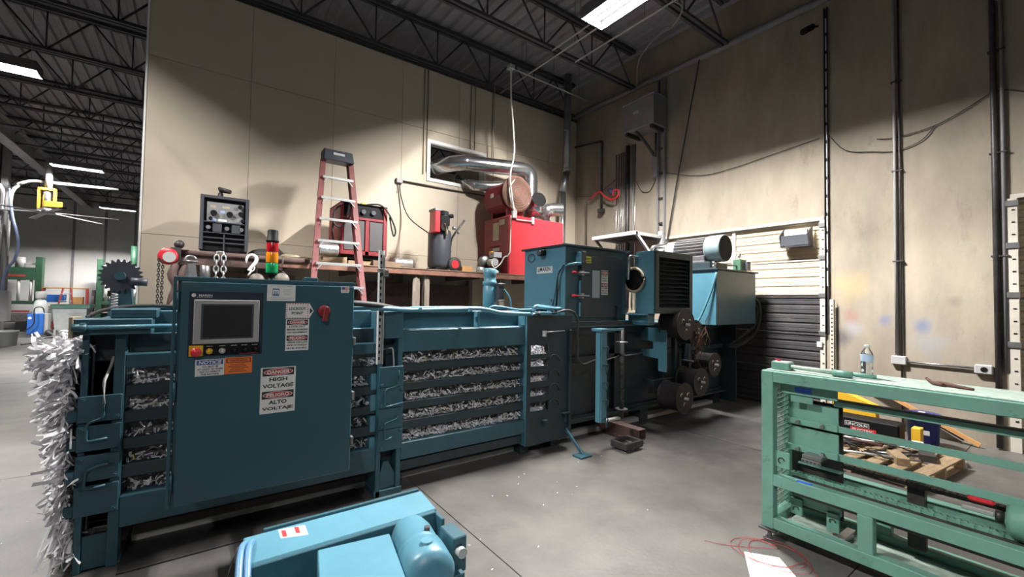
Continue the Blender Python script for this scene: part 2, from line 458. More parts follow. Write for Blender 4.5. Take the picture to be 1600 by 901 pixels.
# beige partition: boards on a core, with the duct opening
wb = struct_root('wall_back', (3.4, BY, 0))
OX0, OX1, OZ0, OZ1 = 3.53, 4.75, 3.95, 4.64
one('core', M['core'], wb, 0, (-0.63, OX0, BY + 0.014, BY + 0.15, 0, WALLTOP), (OX1, RX, BY + 0.014, BY + 0.15, 0, WALLTOP), (OX0, OX1, BY + 0.014, BY + 0.15, 0, OZ0), (OX0, OX1, BY + 0.014, BY + 0.15, OZ1, WALLTOP))
px = -0.64
k = 0
while px < RX - 0.02:
    e = min(px + 1.2, RX)
    a, b = px + 0.003, e - 0.003
    for (z0, z1) in ((0.0, 2.44), (2.446, 4.88), (4.886, WALLTOP)):
        if z0 < OZ1 and z1 > OZ0 and a < OX1 and b > OX0:
            one('panel', M['beige'], wb, 0, (a, b, BY, BY + 0.013, z0, OZ0)); one('panel', M['beige'], wb, 0, (a, b, BY, BY + 0.013, OZ1, z1))
            if a < OX0: one('panel', M['beige'], wb, 0, (a, OX0, BY, BY + 0.013, OZ0, OZ1))
            if b > OX1: one('panel', M['beige'], wb, 0, (OX1, b, BY, BY + 0.013, OZ0, OZ1))
        else:
            one('panel', M['beige'], wb, 0, (a, b, BY, BY + 0.013, z0, z1))
    px = e; k += 1
t = one('trim_1', M['bright'], None, 0.002, (-0.665, -0.64, BY - 0.012, BY + 0.16, 0, WALLTOP)); t['kind'] = 'structure'
t = one('trim_2', M['dsteel'], None, 0, (-0.66, RX, BY - 0.03, BY + 0.17, WALLTOP, WALLTOP + 0.05)); t['kind'] = 'structure'
w1 = struct_root('window_1', (4.1, BY, 4.3))
fw = 0.06
one('window_frame', M['bright'], w1, 0.002, (OX0 - fw, OX1 + fw, BY - 0.02, BY + 0.0, OZ1, OZ1 + fw), (OX0 - fw, OX1 + fw, BY - 0.02, BY, OZ0 - fw, OZ0), (OX0 - fw, OX0, BY - 0.02, BY, OZ0, OZ1), (OX1, OX1 + fw, BY - 0.02, BY, OZ0, OZ1))
one('window_reveal', M['white'], w1, 0, (OX0, OX1, BY, BY + 0.15, OZ1 - 0.012, OZ1), (OX0, OX1, BY, BY + 0.15, OZ0, OZ0 + 0.012), (OX0, OX0 + 0.012, BY, BY + 0.15, OZ0, OZ1), (OX1 - 0.012, OX1, BY, BY + 0.15, OZ0, OZ1))

# concrete wall with two door openings
D1 = (2.42, 4.98, 2.88); D2 = (-2.0, 0.52, 2.86)
wr = MB()
wr.box(RX, RX + 0.18, D1[1], 31, 0, DECK); wr.box(RX, RX + 0.18, D2[1], D1[0], 0, DECK); wr.box(RX, RX + 0.18, -10, D2[0], 0, DECK)
wr.box(RX, RX + 0.18, D1[0], D1[1], D1[2], DECK); wr.box(RX, RX + 0.18, D2[0], D2[1], D2[2], DECK)
wr = wr.build('wall_right', M['concrete']); wr['kind'] = 'structure'
add_blobs(M['concrete'], [((RX, 1.69, 1.43), 0.09, (0.1, 0.13, 0.3), 0.6), ((RX, 1.33, 1.36), 0.12, (0.1, 0.16, 0.33), 0.75), ((RX, 1.25, 1.15), 0.22, (0.3, 0.32, 0.36), 0.5),
                          ((RX, 2.08, 1.9), 0.3, (0.42, 0.32, 0.15), 0.5), ((RX, 2.17, 1.16), 0.16, (0.1, 0.09, 0.1), 0.75), ((RX, 2.05, 1.46), 0.13, (0.3, 0.13, 0.12), 0.5), ((RX, 2.02, 1.3), 0.14, (0.36, 0.36, 0.4), 0.5),
                          ((RX, 1.04, 1.69), 0.09, (0.22, 0.19, 0.15), 0.7), ((RX, 1.5, 1.45), 0.35, (0.3, 0.28, 0.25), 0.3)])
for nm, b in (('wall_far', (-12, RX, 30, 30.2, 0, DECK)), ('wall_left', (-12.2, -12, -10, 31, 0, DECK)), ('wall_front', (-12, 8, -10.2, -10, 0, DECK))):
    o = one(nm, M['farwall' if nm == 'wall_far' else 'dim'], None, 0, b); o['kind'] = 'structure'
    if nm == 'wall_far':
        for x in (-5.05, -3.9, -2.75, -7.5): one('panel_joint', M['grey'], o, 0, (x - 0.05, x + 0.05, 29.97, 30, 0, DECK))

def sectional_door(name, y0, y1, top, dark_below, stile):
    r = struct_root(name, (RX + 0.1, (y0 + y1) / 2, 0))
    n = 5; h = top / n if dark_below is None else 0.56
    z1 = top; k = 0
    while z1 > 0.02:
        z0 = max(z1 - h, 0.01)
        m = MB()
        prof = [(0, z0 + 0.004)]
        nr = 4
        for q in range(nr):
            za = z0 + (z1 - z0) * q / nr; zb = z0 + (z1 - z0) * (q + 1) / nr; hh = zb - za
            prof += [(0, za + 0.05 * hh + 0.004), (-0.016, za + 0.16 * hh), (-0.016, za + 0.45 * hh), (-0.007, za + 0.5 * hh), (-0.016, za + 0.55 * hh), (-0.016, za + 0.86 * hh), (0, za + 0.96 * hh - 0.003)]
        prof += [(0, z1 - 0.004), (0.04, z1 - 0.004), (0.04, z0 + 0.004)]
        m.prism([(RX + 0.06 + a, y0, z) for a, z in prof], (0, y1 - y0, 0))
        dk = dark_below is not None and z1 <= dark_below + 0.02
        m.build('door_section', M['doordark'] if dk else M['cream'], r)
        one('section_rail', M['doordark'] if dk else M['jamb'], r, 0.003, (RX + 0.03, RX + 0.06, y0, y1, z1 - 0.03, z1 - 0.005))
        z1 -= h
    if stile: one('stile', M['jamb'], r, 0.003, (RX + 0.015, RX + 0.055, stile - 0.03, stile + 0.03, dark_below, top))
    one('header', M['jamb'], r, 0.003, (RX - 0.03, RX + 0.05, y0 - 0.05, y1 + 0.05, top, top + 0.05))
    return r
d1 = sectional_door('door_1', D1[0], D1[1], D1[2] - 0.005, 1.76, 3.71)
d2 = sectional_door('door_2', D2[0], D2[1], D2[2] - 0.005, None, None)
def jamb(root, y0, y1, top):
    j = one('jamb', M['jamb'], root, 0.003, (RX - 0.03, RX + 0.04, y0, y1, 0, top))
    z = 0.2
    while z < top - 0.1:
        one('bolt_hole', M['black'], j, 0, (RX - 0.034, RX - 0.03, (y0 + y1) / 2 - 0.022, (y0 + y1) / 2 + 0.004, z, z + 0.014))
        z += 0.14
    for z in (0.65, 1.2, 1.76, 2.32, 2.8):
        one('hinge', M['steel'], root, 0.003, (RX - 0.045, RX - 0.03, y0 - 0.01, y1 + 0.015, z - 0.03, z + 0.035))
jamb(d1, 2.36, 2.425, 2.88)
jamb(d2, 0.515, 0.6, 2.86)
one('lock_box', M['lgrey'], d1, 0.004, (RX - 0.06, RX - 0.03, 2.39, 2.46, 1.0, 1.08))

# ---------------------------------------------------------------- ceiling lamps
for i, (x, y, z, ax, k, lab) in enumerate(LAMPS):
    t = thing('ceiling_light', lab, 'ceiling light', (x, y, z), 'strip lights under the roof')
    L2 = 0.61
    def P(a, b, c):
        return (x + (a if ax == 'X' else b), y + (b if ax == 'X' else a), z + c)
    def bx(mb, a0, a1, b0, b1, c0, c1):
        p = P(a0, b0, c0); q = P(a1, b1, c1); mb.box(p[0], q[0], p[1], q[1], p[2], q[2])
    m = MB(); bx(m, -L2, L2, -0.2, 0.2, 0.06, 0.1); bx(m, -L2, L2, -0.205, -0.2, -0.07, 0.1); bx(m, -L2, L2, 0.2, 0.205, -0.07, 0.1); bx(m, -L2, L2, -0.012, 0.012, 0.0, 0.06)
    bx(m, -L2, -L2 + 0.005, -0.2, 0.2, -0.07, 0.1); bx(m, L2 - 0.005, L2, -0.2, 0.2, -0.07, 0.1)
    m.build('housing', M['reflector'], t)
    for sgn in (-1, 1):
        MB().cyl(P(-L2 + 0.02, sgn * 0.09, 0.015), P(L2 - 0.02, sgn * 0.09, 0.015), 0.02, n=10).build('tube', M['tube'], t)
        MB().tube([P(sgn * 0.5, 0, 0.1), (P(sgn * 0.5, 0, 0)[0], P(sgn * 0.5, 0, 0)[1], DECK - 0.01)], 0.004, 6).build('hanger_wire', M['steel'], t)
        ld = bpy.data.lights.new('tube_light', 'AREA'); ld.shape = 'RECTANGLE'; ld.size = 1.16; ld.size_y = 0.05
        ld.energy = LAMP_W * k; ld.color = (1.0, 0.965, 0.93); ld.spread = LAMP_SPREAD
        lo = bpy.data.objects.new('tube_light', ld); COL.objects.link(lo); lo.parent = t
        q = Vector(P(0, sgn * 0.09, 0.05)) - Vector((x, y, z)); lo.location = q
        lo.rotation_euler = (sgn * (-1 if ax == 'X' else 1) * LAMP_TILT * (0.5 if i == 0 else 1.0), 0, 0 if ax == 'X' else math.pi / 2)
        lo.rotation_mode = 'XYZ'
# ================================================================ the baler
T, TD, TL = M['teal'], M['tealdark'], M['teallite']
FY = 3.47                                   # front plane of the frame
ba = thing('baler', 'long teal horizontal baler with slatted sides full of shredded paper', 'baler', (3.3, 4.2, 0))
bolt_m = MB().lathe([(0.017, 0), (0.017, -0.006), (0.011, -0.006), (0.011, -0.016)], (0, 0, 0), (0, 1, 0), 6, False).mesh('bolt')
def bolts(parent, pts, y=None, mt=None):
    for p in pts:
        inst(bolt_m, 'bolt', mt or T, parent, p)

ROWS = [(1.055, 1.16), (0.895, 0.99), (0.735, 0.83), (0.575, 0.67), (0.40, 0.50)]     # open slots
def rails(x0, x1, top_z0, top_z1, low_z0):
    for za, zb in ((0.99, 1.055), (0.83, 0.895), (0.67, 0.735), (0.50, 0.575)):
        m = MB(); m.box(x0, x1, FY + 0.03, FY + 0.045, za, zb).box(x0, x1, FY + 0.045, FY + 0.1, zb - 0.012, zb).box(x0, x1, FY + 0.045, FY + 0.1, za, za + 0.012)
        m.build('slat', TD, ba, 0.002)
    one('side_beam', T, ba, 0.004, (x0, x1, FY + 0.01, FY + 0.1, top_z0, top_z1))
    one('bottom_beam', T, ba, 0.004, (x0, x1, FY + 0.0, FY + 0.11, low_z0, 0.40))
# front rails of both open sections
rails(-0.34, 1.2, 1.16, 1.245, 0.215)
rails(1.41, 2.73, 1.16, 1.345, 0.26)
one('lower_rail', TD, ba, 0.004, (1.41, 2.73, FY + 0.05, FY + 0.15, 0.15, 0.235))
one('upper_plate', T, ba, 0.003, (-0.34, 1.2, FY + 0.2, FY + 0.215, 1.36, 1.49), )
one('upper_plate', T, ba, 0.003, (1.41, 2.73, FY + 0.12, FY + 0.135, 1.345, 1.5))
one('inner_plate', TD, ba, 0.003, (-0.34, 1.2, FY + 0.12, FY + 0.13, 1.245, 1.36))
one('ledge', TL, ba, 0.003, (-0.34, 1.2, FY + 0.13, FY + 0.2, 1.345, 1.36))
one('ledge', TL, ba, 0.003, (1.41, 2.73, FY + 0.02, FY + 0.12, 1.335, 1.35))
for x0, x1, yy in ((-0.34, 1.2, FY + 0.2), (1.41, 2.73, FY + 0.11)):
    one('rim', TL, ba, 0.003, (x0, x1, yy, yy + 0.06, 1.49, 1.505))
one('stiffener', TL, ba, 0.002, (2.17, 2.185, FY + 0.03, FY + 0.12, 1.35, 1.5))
one('top_plate', T, ba, 0.002, (-0.5, 3.4, FY + 0.28, 4.75, 1.43, 1.455))
# rear side of the tunnel
one('rear_side', T, ba, 0.004, (-0.5, 3.4, 4.75, 4.8, 0.2, 1.5))
one('rear_rim', TL, ba, 0.003, (-0.45, 3.4, 4.72, 4.88, 1.5, 1.52))
one('floor_plate', TD, ba, 0, (-0.5, 7.1, 3.6, 4.8, 0.2, 0.23))
# blind partition inside so that nothing shows through the slots
one('skid_rail', M['lgrey'], ba, 0.004, (-0.3, 7.0, 3.72, 3.86, 0.0, 0.05))
one('skid_rail', M['grey'], ba, 0.004, (-0.3, 7.0, 4.5, 4.64, 0.0, 0.05))

# discharge end tower
def tower(y0, y1, yp):
    m = MB()
    m.box(-0.53, -0.50, y0, y1, 0.0, 1.37).box(-0.39, -0.34, y0, y1, 0.0, 1.37)
    m.build('tower_post', T, ba, 0.003)
    one('tower_web', TD, ba, 0.002, (-0.50, -0.39, (y0 + y1) / 2 + 0.05, (y0 + y1) / 2 + 0.06, 0.2, 1.37))
    one('tower_foot', T, ba, 0.003, (-0.50, -0.39, y0 + 0.02, y0 + 0.03, 0.0, 0.2))
    one('foot_pad', TL, ba, 0.003, (-0.54, -0.33, y0 + 0.02, y1, 0.0, 0.012))
tower(FY, FY + 0.16, FY)
tower(4.72, 4.88, 4.72)
tp = []
for z0, z1 in ((0.865, 1.015), (0.70, 0.845), (0.525, 0.675), (0.33, 0.50)):
    p = one('latch_plate', T, ba, 0.003, (-0.535, -0.345, FY - 0.022, FY, z0, z1)); tp.append(p)
    bolts(p, [(-0.515, FY - 0.022, z1 - 0.02), (-0.365, FY - 0.022, z0 + 0.02)])
    one('latch_block', T, ba, 0.003, (-0.575, -0.535, FY - 0.02, FY + 0.1, z0 + 0.01, z0 + 0.07))
def stube(name, pts, r=0.008, mt=None):
    return MB().tube(pts, r, 8).build(name, mt or TL, ba)
def rounded(pts, rad=0.02, k=3):
    out = [Vector(pts[0])]
    for i in range(1, len(pts) - 1):
        a, b, c = Vector(pts[i - 1]), Vector(pts[i]), Vector(pts[i + 1])
        d1 = (a - b).normalized() * rad; d2 = (c - b).normalized() * rad
        for j in range(k + 1):
            t = j / k
            out.append((b + d1) * (1 - t) ** 2 + b * 2 * t * (1 - t) + (b + d2) * t * t)
    out.append(Vector(pts[-1]))
    return out
yt = FY - 0.045
for zt in (0.87, 0.60):
    stube('grease_line', rounded([(-0.37 if zt < 0.8 else -0.42, yt, zt + (0.02 if zt < 0.8 else 0.12)), (-0.42, yt, zt + 0.02), (-0.49, yt, zt - 0.005), (-0.49, yt, zt - 0.11), (-0.40, yt, zt - 0.10)]), 0.007, T)
stube('grease_line', rounded([(-0.42, yt, 0.97), (-0.425, yt, 1.1), (-0.41, FY + 0.06, 1.17), (-0.40, FY + 0.07, 1.23)]), 0.008, M['lgrey'])
# header beam and push rod over the tower
hb = MB(); hb.box(-0.56, -0.22, FY - 0.06, FY + 0.16, 1.37, 1.462); hb.build('header_beam', T, ba, 0.004)
one('end_plate', M['tan'], ba, 0.002, (-0.578, -0.56, FY - 0.07, FY + 0.17, 1.355, 1.475))
one('header_step', T, ba, 0.006, (-0.42, -0.2, FY + 0.03, FY + 0.3, 1.462, 1.52))
MB().cyl((-0.54, FY - 0.09, 1.415), (0.05, FY - 0.09, 1.42), 0.013, n=10).build('push_rod', TL, ba)
MB().cyl((-0.56, FY - 0.09, 1.415), (-0.50, FY - 0.09, 1.415), 0.022, n=8).build('rod_nut', T, ba)
one('rod_lug', T, ba, 0.002, (-0.53, -0.51, FY - 0.1, FY - 0.06, 1.39, 1.44))

# tension sprocket on its stand
def gear(cx, cz, R, r0, n, y0, y1):
    pl = []
    for i in range(n):
        a = 2 * math.pi * i / n
        for da, rr in ((-0.42, r0), (-0.12, R), (0.12, R), (0.42, r0)):
            b = a + da * 2 * math.pi / n
            pl.append((cx + rr * math.cos(b), y0, cz + rr * math.sin(b)))
    return MB().prism(pl, (0, y1 - y0, 0))
GY = 4.0
gear(-0.435, 1.735, 0.118, 0.099, 22, GY, GY + 0.02).build('sprocket', M['charcoal'], ba)
sg = MB(); sg.prism([(-0.50, GY + 0.03, 1.455), (-0.36, GY + 0.03, 1.455), (-0.385, GY + 0.03, 1.72), (-0.475, GY + 0.03, 1.72)], (0, 0.05, 0)); sg.build('sprocket_stand', T, ba, 0.003)
MB().cyl((-0.435, GY - 0.05, 1.735), (-0.435, GY + 0.1, 1.735), 0.03, n=12).build('sprocket_hub', T, ba)
MB().cyl((-0.38, GY - 0.02, 1.70), (-0.29, GY - 0.02, 1.695), 0.028, n=10).build('sprocket_motor', M['charcoal'], ba)
sp = MB(); sp.tube([(-0.455 + 0.016 * math.cos(i * 0.9), GY - 0.06 + 0.016 * math.sin(i * 0.9), 1.46 + i * 0.0026) for i in range(60)], 0.004, 5); sp.build('spring', M['lgrey'], ba)
MB().tube([(-0.56, FY + 0.3, 1.46), (-0.5, FY + 0.35, 1.5), (-0.35, FY + 0.4, 1.53), (-0.15, FY + 0.45, 1.53), (0.1, FY + 0.5, 1.5)], 0.012, 8, sub=4).build('hose', M['rubber'], ba)

# middle tower (tie station)
m = MB(); m.box(1.2, 1.235, FY - 0.01, FY + 0.26, 0.0, 1.5).box(1.37, 1.41, FY, FY + 0.2, 0.0, 1.5); m.build('tie_post', T, ba, 0.003)
one('tie_web', TD, ba, 0.002, (1.235, 1.37, FY + 0.12, FY + 0.13, 0.1, 1.3))
one('tie_cap', T, ba, 0.003, (1.225, 1.41, FY - 0.005, FY + 0.2, 1.28, 1.5))
one('tie_foot', T, ba, 0.003, (1.19, 1.42, FY - 0.01, FY + 0.2, 0.0, 0.05))
g = MB(); g.prism([(1.24, FY + 0.02, 0.05), (1.37, FY + 0.02, 0.05), (1.37, FY + 0.02, 0.16), (1.31, FY + 0.02, 0.27), (1.27, FY + 0.02, 0.27), (1.24, FY + 0.02, 0.16)], (0, 0.02, 0)); g.build('gusset', T, ba, 0.002)
for i, (z0, z1) in enumerate(((0.885, 1.05), (0.715, 0.88), (0.545, 0.71), (0.37, 0.54))):
    p = one('latch_plate', T, ba, 0.002, (1.205, 1.41, FY - 0.03, FY - 0.01, z0, z1))
    bolts(p, [(1.39, FY - 0.03, z1 - 0.02), (1.23, FY - 0.03, z0 + 0.02)])
    one('tie_block', TL, ba, 0.003, (1.155, 1.2, FY + 0.02, FY + 0.24, z0 - 0.02, z0 + 0.11))
for zt in (0.85, 0.58):
    stube('grease_line', rounded([(1.36, FY - 0.05, zt + (0.17 if zt > 0.7 else 0.06)), (1.36, FY - 0.05, zt + 0.045), (1.25, FY - 0.05, zt + 0.02), (1.25, FY - 0.05, zt - 0.12), (1.4 if zt > 0.7 else 1.31, FY - 0.05, zt - 0.1)]), 0.006, T)
stube('grease_line', rounded([(1.25, FY + 0.02, 1.19), (1.33, FY + 0.02, 1.2), (1.34, FY + 0.02, 1.1), (1.335, FY + 0.0, 1.0)]), 0.007, M['lgrey'])
st = MB()
st.box(1.175, 1.18, FY - 0.06, FY - 0.02, 1.08, 2.0).box(1.18, 1.215, FY - 0.02, FY - 0.015, 1.08, 2.0).box(1.215, 1.22, FY - 0.06, FY - 0.02, 1.08, 2.0)
st = st.build('strut_channel', M['lgrey'], ba)
for k in range(17): one('slot', M['black'], st, 0, (1.19, 1.206, FY - 0.0215, FY - 0.02, 1.11 + k * 0.052, 1.135 + k * 0.052))
one('strut_clip', M['galv'], st, 0.003, (1.17, 1.23, FY - 0.07, FY - 0.01, 1.82, 1.85), (1.2, 1.24, FY - 0.09, FY - 0.05, 1.79, 1.84))
# pressure hoses along the rim
MB().tube([(0.85, 3.35, 1.53), (1.0, 3.36, 1.535), (1.2, 3.38, 1.53), (1.5, 3.48, 1.515), (1.9, 3.5, 1.52), (2.2, 3.5, 1.525), (2.4, 3.45, 1.49), (2.62, 3.4, 1.478), (2.72, 3.4, 1.478)], 0.02, 8, sub=5).build('hose', TL, ba)
MB().tube([(0.75, 3.3, 1.57), (0.95, 3.3, 1.57), (1.15, 3.36, 1.555), (1.4, 3.5, 1.52), (1.7, 3.56, 1.51)], 0.022, 8, sub=5).build('hose', M['rubber'], ba)
MB().tube([(1.45, 3.6, 1.53), (1.9, 3.62, 1.535), (2.3, 3.66, 1.535)], 0.014, 8, sub=4).build('hose', TL, ba)
for x in (1.55, 2.05): one('hose_clamp', TL, ba, 0.002, (x, x + 0.02, 3.45, 3.56, 1.505, 1.54))

# window panel with five openings
PX0, PX1, PY = 2.73, 3.36, 3.45
m = MB()
m.box(PX0, PX0 + 0.05, PY, PY + 0.02, 0.13, 1.46); m.box(3.03, PX1, PY, PY + 0.02, 0.13, 1.46)
zz = [0.13, 0.47, 0.565, 0.625, 0.715, 0.775, 0.87, 0.93, 1.015, 1.055, 1.155, 1.46]
for a in range(0, 12, 2): m.box(PX0 + 0.05, 3.03, PY, PY + 0.02, zz[a], zz[a + 1])
wp = m.build('window_panel', TD, ba)
one('panel_side', TL, ba, 0.002, (PX0 - 0.005, PX0 + 0.01, PY + 0.005, PY + 0.32, 0.13, 1.46))
q = MB(); q.prism([(PX0 - 0.02, PY + 0.02, 1.36), (PX0 - 0.02, PY + 0.02, 1.49), (PX0 - 0.02, PY + 0.5, 1.49), (PX0 - 0.02, PY + 0.42, 1.40), (PX0 - 0.02, PY + 0.2, 1.345)], (0.015, 0, 0)); q.build('corner_gusset', TL, ba)
one('panel_side', TD, ba, 0.002, (PX1 - 0.01, PX1, PY + 0.02, PY + 0.3, 0.13, 1.46))
one('panel_rib', TD, ba, 0.003, (3.3, 3.33, PY - 0.03, PY, 0.2, 1.3))
for k, z in enumerate((0.5, 0.66, 0.81, 0.97)):
    MB().torus((3.1, PY - 0.004, z), (0, 1, 0), 0.07, 0.008, 14, 6, arc=0.45).build('wire_guide', TD, ba)
one('lifting_lug', TD, ba, 0.002, (2.93, 2.99, PY - 0.05, PY, 0.36, 0.375), (2.955, 2.965, PY - 0.04, PY, 0.30, 0.36))
one('lifting_lug', TD, ba, 0.002, (3.2, 3.3, PY - 0.05, PY, 0.4, 0.415), (3.245, 3.255, PY - 0.04, PY, 0.30, 0.4))
MB().cyl((2.93, PY - 0.03, 1.285), (3.22, PY - 0.03, 1.29), 0.007, n=8).build('guide_rod', M['steel'], ba)
one('rod_clip', M['lgrey'], ba, 0.002, (2.93, 2.95, PY - 0.05, PY, 1.24, 1.3))
g = MB(); g.prism([(3.28, 3.47, 0.25), (3.30, 3.47, 0.25), (3.30, 3.17, 0.015), (3.28, 3.17, 0.015), ], (0.0, 0.05, 0)); g.box(3.2, 3.36, 3.13, 3.26, 0.0, 0.02); g.build('outrigger_foot', T, ba, 0.002)
for x in (2.78, 3.2): one('support_leg', TD, ba, 0.004, (x, x + 0.1, 3.6, 3.75, 0.0, 0.2))
MB().tube(rounded([(2.75, 3.4, 1.5), (2.78, 3.4, 1.56), (2.86, 3.43, 1.545), (3.1, 3.44, 1.53), (3.16, 3.42, 1.535)], 0.03), 0.016, 8).build('hose', TL, ba)
one('valve_box', TL, ba, 0.006, (2.85, 3.0, 3.38, 3.5, 1.465, 1.50))
MB().tube(rounded([(3.0, 3.38, 1.485), (3.2, 3.38, 1.52), (3.33, 3.38, 1.50), (3.38, 3.38, 1.40), (3.38, 3.38, 0.98), (3.5, 3.42, 0.9), (3.9, 3.55, 0.93)], 0.06, 5), 0.014, 8).build('conduit', M['dsteel'], ba)
MB().tube([(2.74, 3.4, 1.478), (2.85, 3.41, 1.485)], 0.026, 8).build('hose_fitting', M['galv'], ba)

# main body behind the hopper
BX1 = 7.0
one('body', TD, ba, 0.006, (3.36, BX1, 3.72, 4.8, 0.2, 1.31))
one('body_deck', TL, ba, 0.002, (3.38, 6.0, 3.58, 4.82, 1.31, 1.332))
one('body_rib', TD, ba, 0.003, (3.40, BX1, 3.66, 3.72, 0.9, 0.96))
one('body_rib', TD, ba, 0.003, (3.40, BX1, 3.66, 3.72, 0.2, 0.26))
one('body_rib', TD, ba, 0.003, (3.40, BX1, 3.66, 3.72, 1.22, 1.31))
for x in (4.32, 5.35, 6.2): one('body_stiffener', TD, ba, 0.003, (x, x + 0.09, 3.66, 3.72, 0.2, 1.31))
one('end_plate', TD, ba, 0.003, (BX1, BX1 + 0.03, 3.45, 4.85, 0.05, 1.3))
for x in (6.8, 4.9):
    for yy in (3.7, 4.5): one('body_foot', TD, ba, 0.004, (x, x + 0.17, yy, yy + 0.2, 0.0, 0.2))
# knee bracket plate that carries the wire spools
m = MB(); m.prism([(4.9, 3.3, 0.72), (4.9, 3.3, 1.28), (4.9, 3.62, 1.28), (4.9, 3.70, 1.20), (4.9, 3.70, 1.12), (4.9, 3.5, 1.1), (4.9, 3.5, 1.0), (4.9, 3.7, 0.98), (4.9, 3.7, 0.90), (4.9, 3.42, 0.88), (4.9, 3.42, 0.72)], (0.02, 0, 0)); m.build('spool_bracket', TL, ba)
one('spool_arm', TD, ba, 0.003, (4.92, 5.9, 3.5, 3.56, 1.15, 1.25), (4.92, 5.9, 3.5, 3.56, 0.5, 0.58), (5.4, 5.46, 3.5, 3.56, 0.5, 1.25), (4.93, 4.99, 3.56, 3.68, 0.5, 0.58), (5.84, 5.9, 3.56, 3.68, 0.5, 1.25))
# wire guide post with hooks and the knotter shaft
gp = one('guide_post', TL, ba, 0.003, (3.52, 3.53, 3.18, 3.245, 0.31, 1.31), (3.53, 3.62, 3.17, 3.18, 0.31, 1.31), (3.5, 3.66, 3.15, 3.29, 1.29, 1.32))
for k in range(5):
    z = 1.12 - k * 0.19
    MB().tube([(3.53, 3.15, z), (3.58, 3.13, z + 0.01), (3.61, 3.14, z - 0.01), (3.59, 3.145, z - 0.1), (3.57, 3.14, z - 0.02)], 0.007, 6).build('wire_hook', T, gp)
one('guide_arm', TL, ba, 0.002, (3.6, 3.93, 3.19, 3.22, 1.29, 1.315)); one('guide_arm', M['lgrey'], ba, 0.002, (3.6, 3.93, 3.19, 3.24, 0.3, 0.32))
m = MB(); m.cyl((3.9, 3.2, 0.3), (3.9, 3.2, 1.3), 0.026, n=12)
for z in (0.48, 0.6, 0.75, 0.9, 1.0): m.cyl((3.9, 3.2, z), (3.9, 3.2, z + 0.03), 0.031, n=12)
m.build('knotter_shaft', M['dsteel'], ba)
for z in (0.4, 1.15): MB().lathe([(0.03, 0), (0.07, 0.006), (0.07, 0.014), (0.03, 0.02)], (3.9, 3.2, z), (0, 0, 1), 16).build('shaft_flange', M['steel'], ba)
MB().tube([(4.0, 3.5, 0.92), (4.3, 3.52, 0.96), (4.35, 3.5, 0.95), (4.7, 3.52, 0.96)], 0.01, 6).build('guide_rod', M['steel'], ba)
one('guide_stand', TD, ba, 0.002, (4.24, 4.28, 3.55, 3.6, 1.33, 1.56), (4.2, 4.32, 3.54, 3.61, 1.56, 1.575))
# ram motor on the tunnel top
rm = MB(); c = (2.62, 4.0); rm.lathe([(0.0, 0), (0.075, 0), (0.075, 0.3), (0.068, 0.31), (0.068, 0.325), (0.078, 0.33), (0.078, 0.365), (0.066, 0.372), (0.066, 0.42), (0.072, 0.43), (0.072, 0.5), (0.055, 0.51), (0, 0.51)], (*c, 1.455), (0, 0, 1), 20); rm = rm.build('ram_motor', TL, ba)
one('motor_plug', M['charcoal'], rm, 0.003, (2.655, 2.73, 3.87, 3.93, 1.62, 1.78), (2.645, 2.74, 3.86, 3.94, 1.6, 1.615), (2.645, 2.74, 3.86, 3.94, 1.785, 1.8))
MB().tube([(2.72, 3.86, 1.73), (2.79, 3.85, 1.64), (2.82, 3.86, 1.52), (2.84, 3.9, 1.46)], 0.009, 6, sub=4).build('motor_cable', TL, rm)
MB().tube([(2.45, 3.8, 1.47), (2.5, 3.78, 1.54), (2.62, 3.77, 1.54), (2.85, 3.75, 1.51), (3.1, 3.75, 1.52)], 0.014, 8, sub=4).build('hose', TL, ba)
one('valve_block', TL, ba, 0.006, (2.4, 2.5, 4.1, 4.2, 1.455, 1.53)); one('valve_block', T, ba, 0.01, (3.1, 3.3, 3.8, 3.95, 1.455, 1.55))
MB().tube(rounded([(2.95, 3.6, 1.47), (2.95, 3.6, 1.56), (3.3, 3.56, 1.53)], 0.03), 0.018, 8).build('pipe', TL, ba)

# ---------------------------------------------------------------- hopper
HX0, HX1, HY0, HY1, HZ0, HZ1 = 3.40, 4.46, 3.6, 4.36, 1.332, 2.25
ho = thing('feed_hopper', 'teal steel feed hopper with hinged inspection door and small window', 'hopper', (3.93, 4.0, HZ0))
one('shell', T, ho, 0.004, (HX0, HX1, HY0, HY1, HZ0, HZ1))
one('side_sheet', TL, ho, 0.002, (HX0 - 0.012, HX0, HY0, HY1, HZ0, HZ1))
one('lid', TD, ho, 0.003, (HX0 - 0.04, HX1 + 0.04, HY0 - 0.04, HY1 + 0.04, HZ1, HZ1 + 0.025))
dr = one('door', TD, ho, 0.004, (3.62, 4.36, HY0 - 0.03, HY0, 1.42, 2.16))
one('window', M['glasspane'], dr, 0, (3.80, 3.93, HY0 - 0.034, HY0 - 0.03, 1.66, 1.99))
one('door_edge', TL, dr, 0.002, (3.60, 3.612, HY0 - 0.034, HY0 - 0.01, 1.44, 1.6), (3.60, 3.612, HY0 - 0.034, HY0 - 0.01, 1.68, 1.86))
one('base_flange', TD, ho, 0.003, (HX0 + 0.0, HX1 + 0.1, HY0 - 0.06, HY0, HZ0, HZ0 + 0.05))
one('interlock', M['charcoal'], dr, 0.004, (3.59, 3.66, HY0 - 0.07, HY0 - 0.03, 2.06, 2.2)); one('interlock_box', TL, dr, 0.003, (3.55, 3.585, HY0 - 0.07, HY0 - 0.0, 2.04, 2.19))
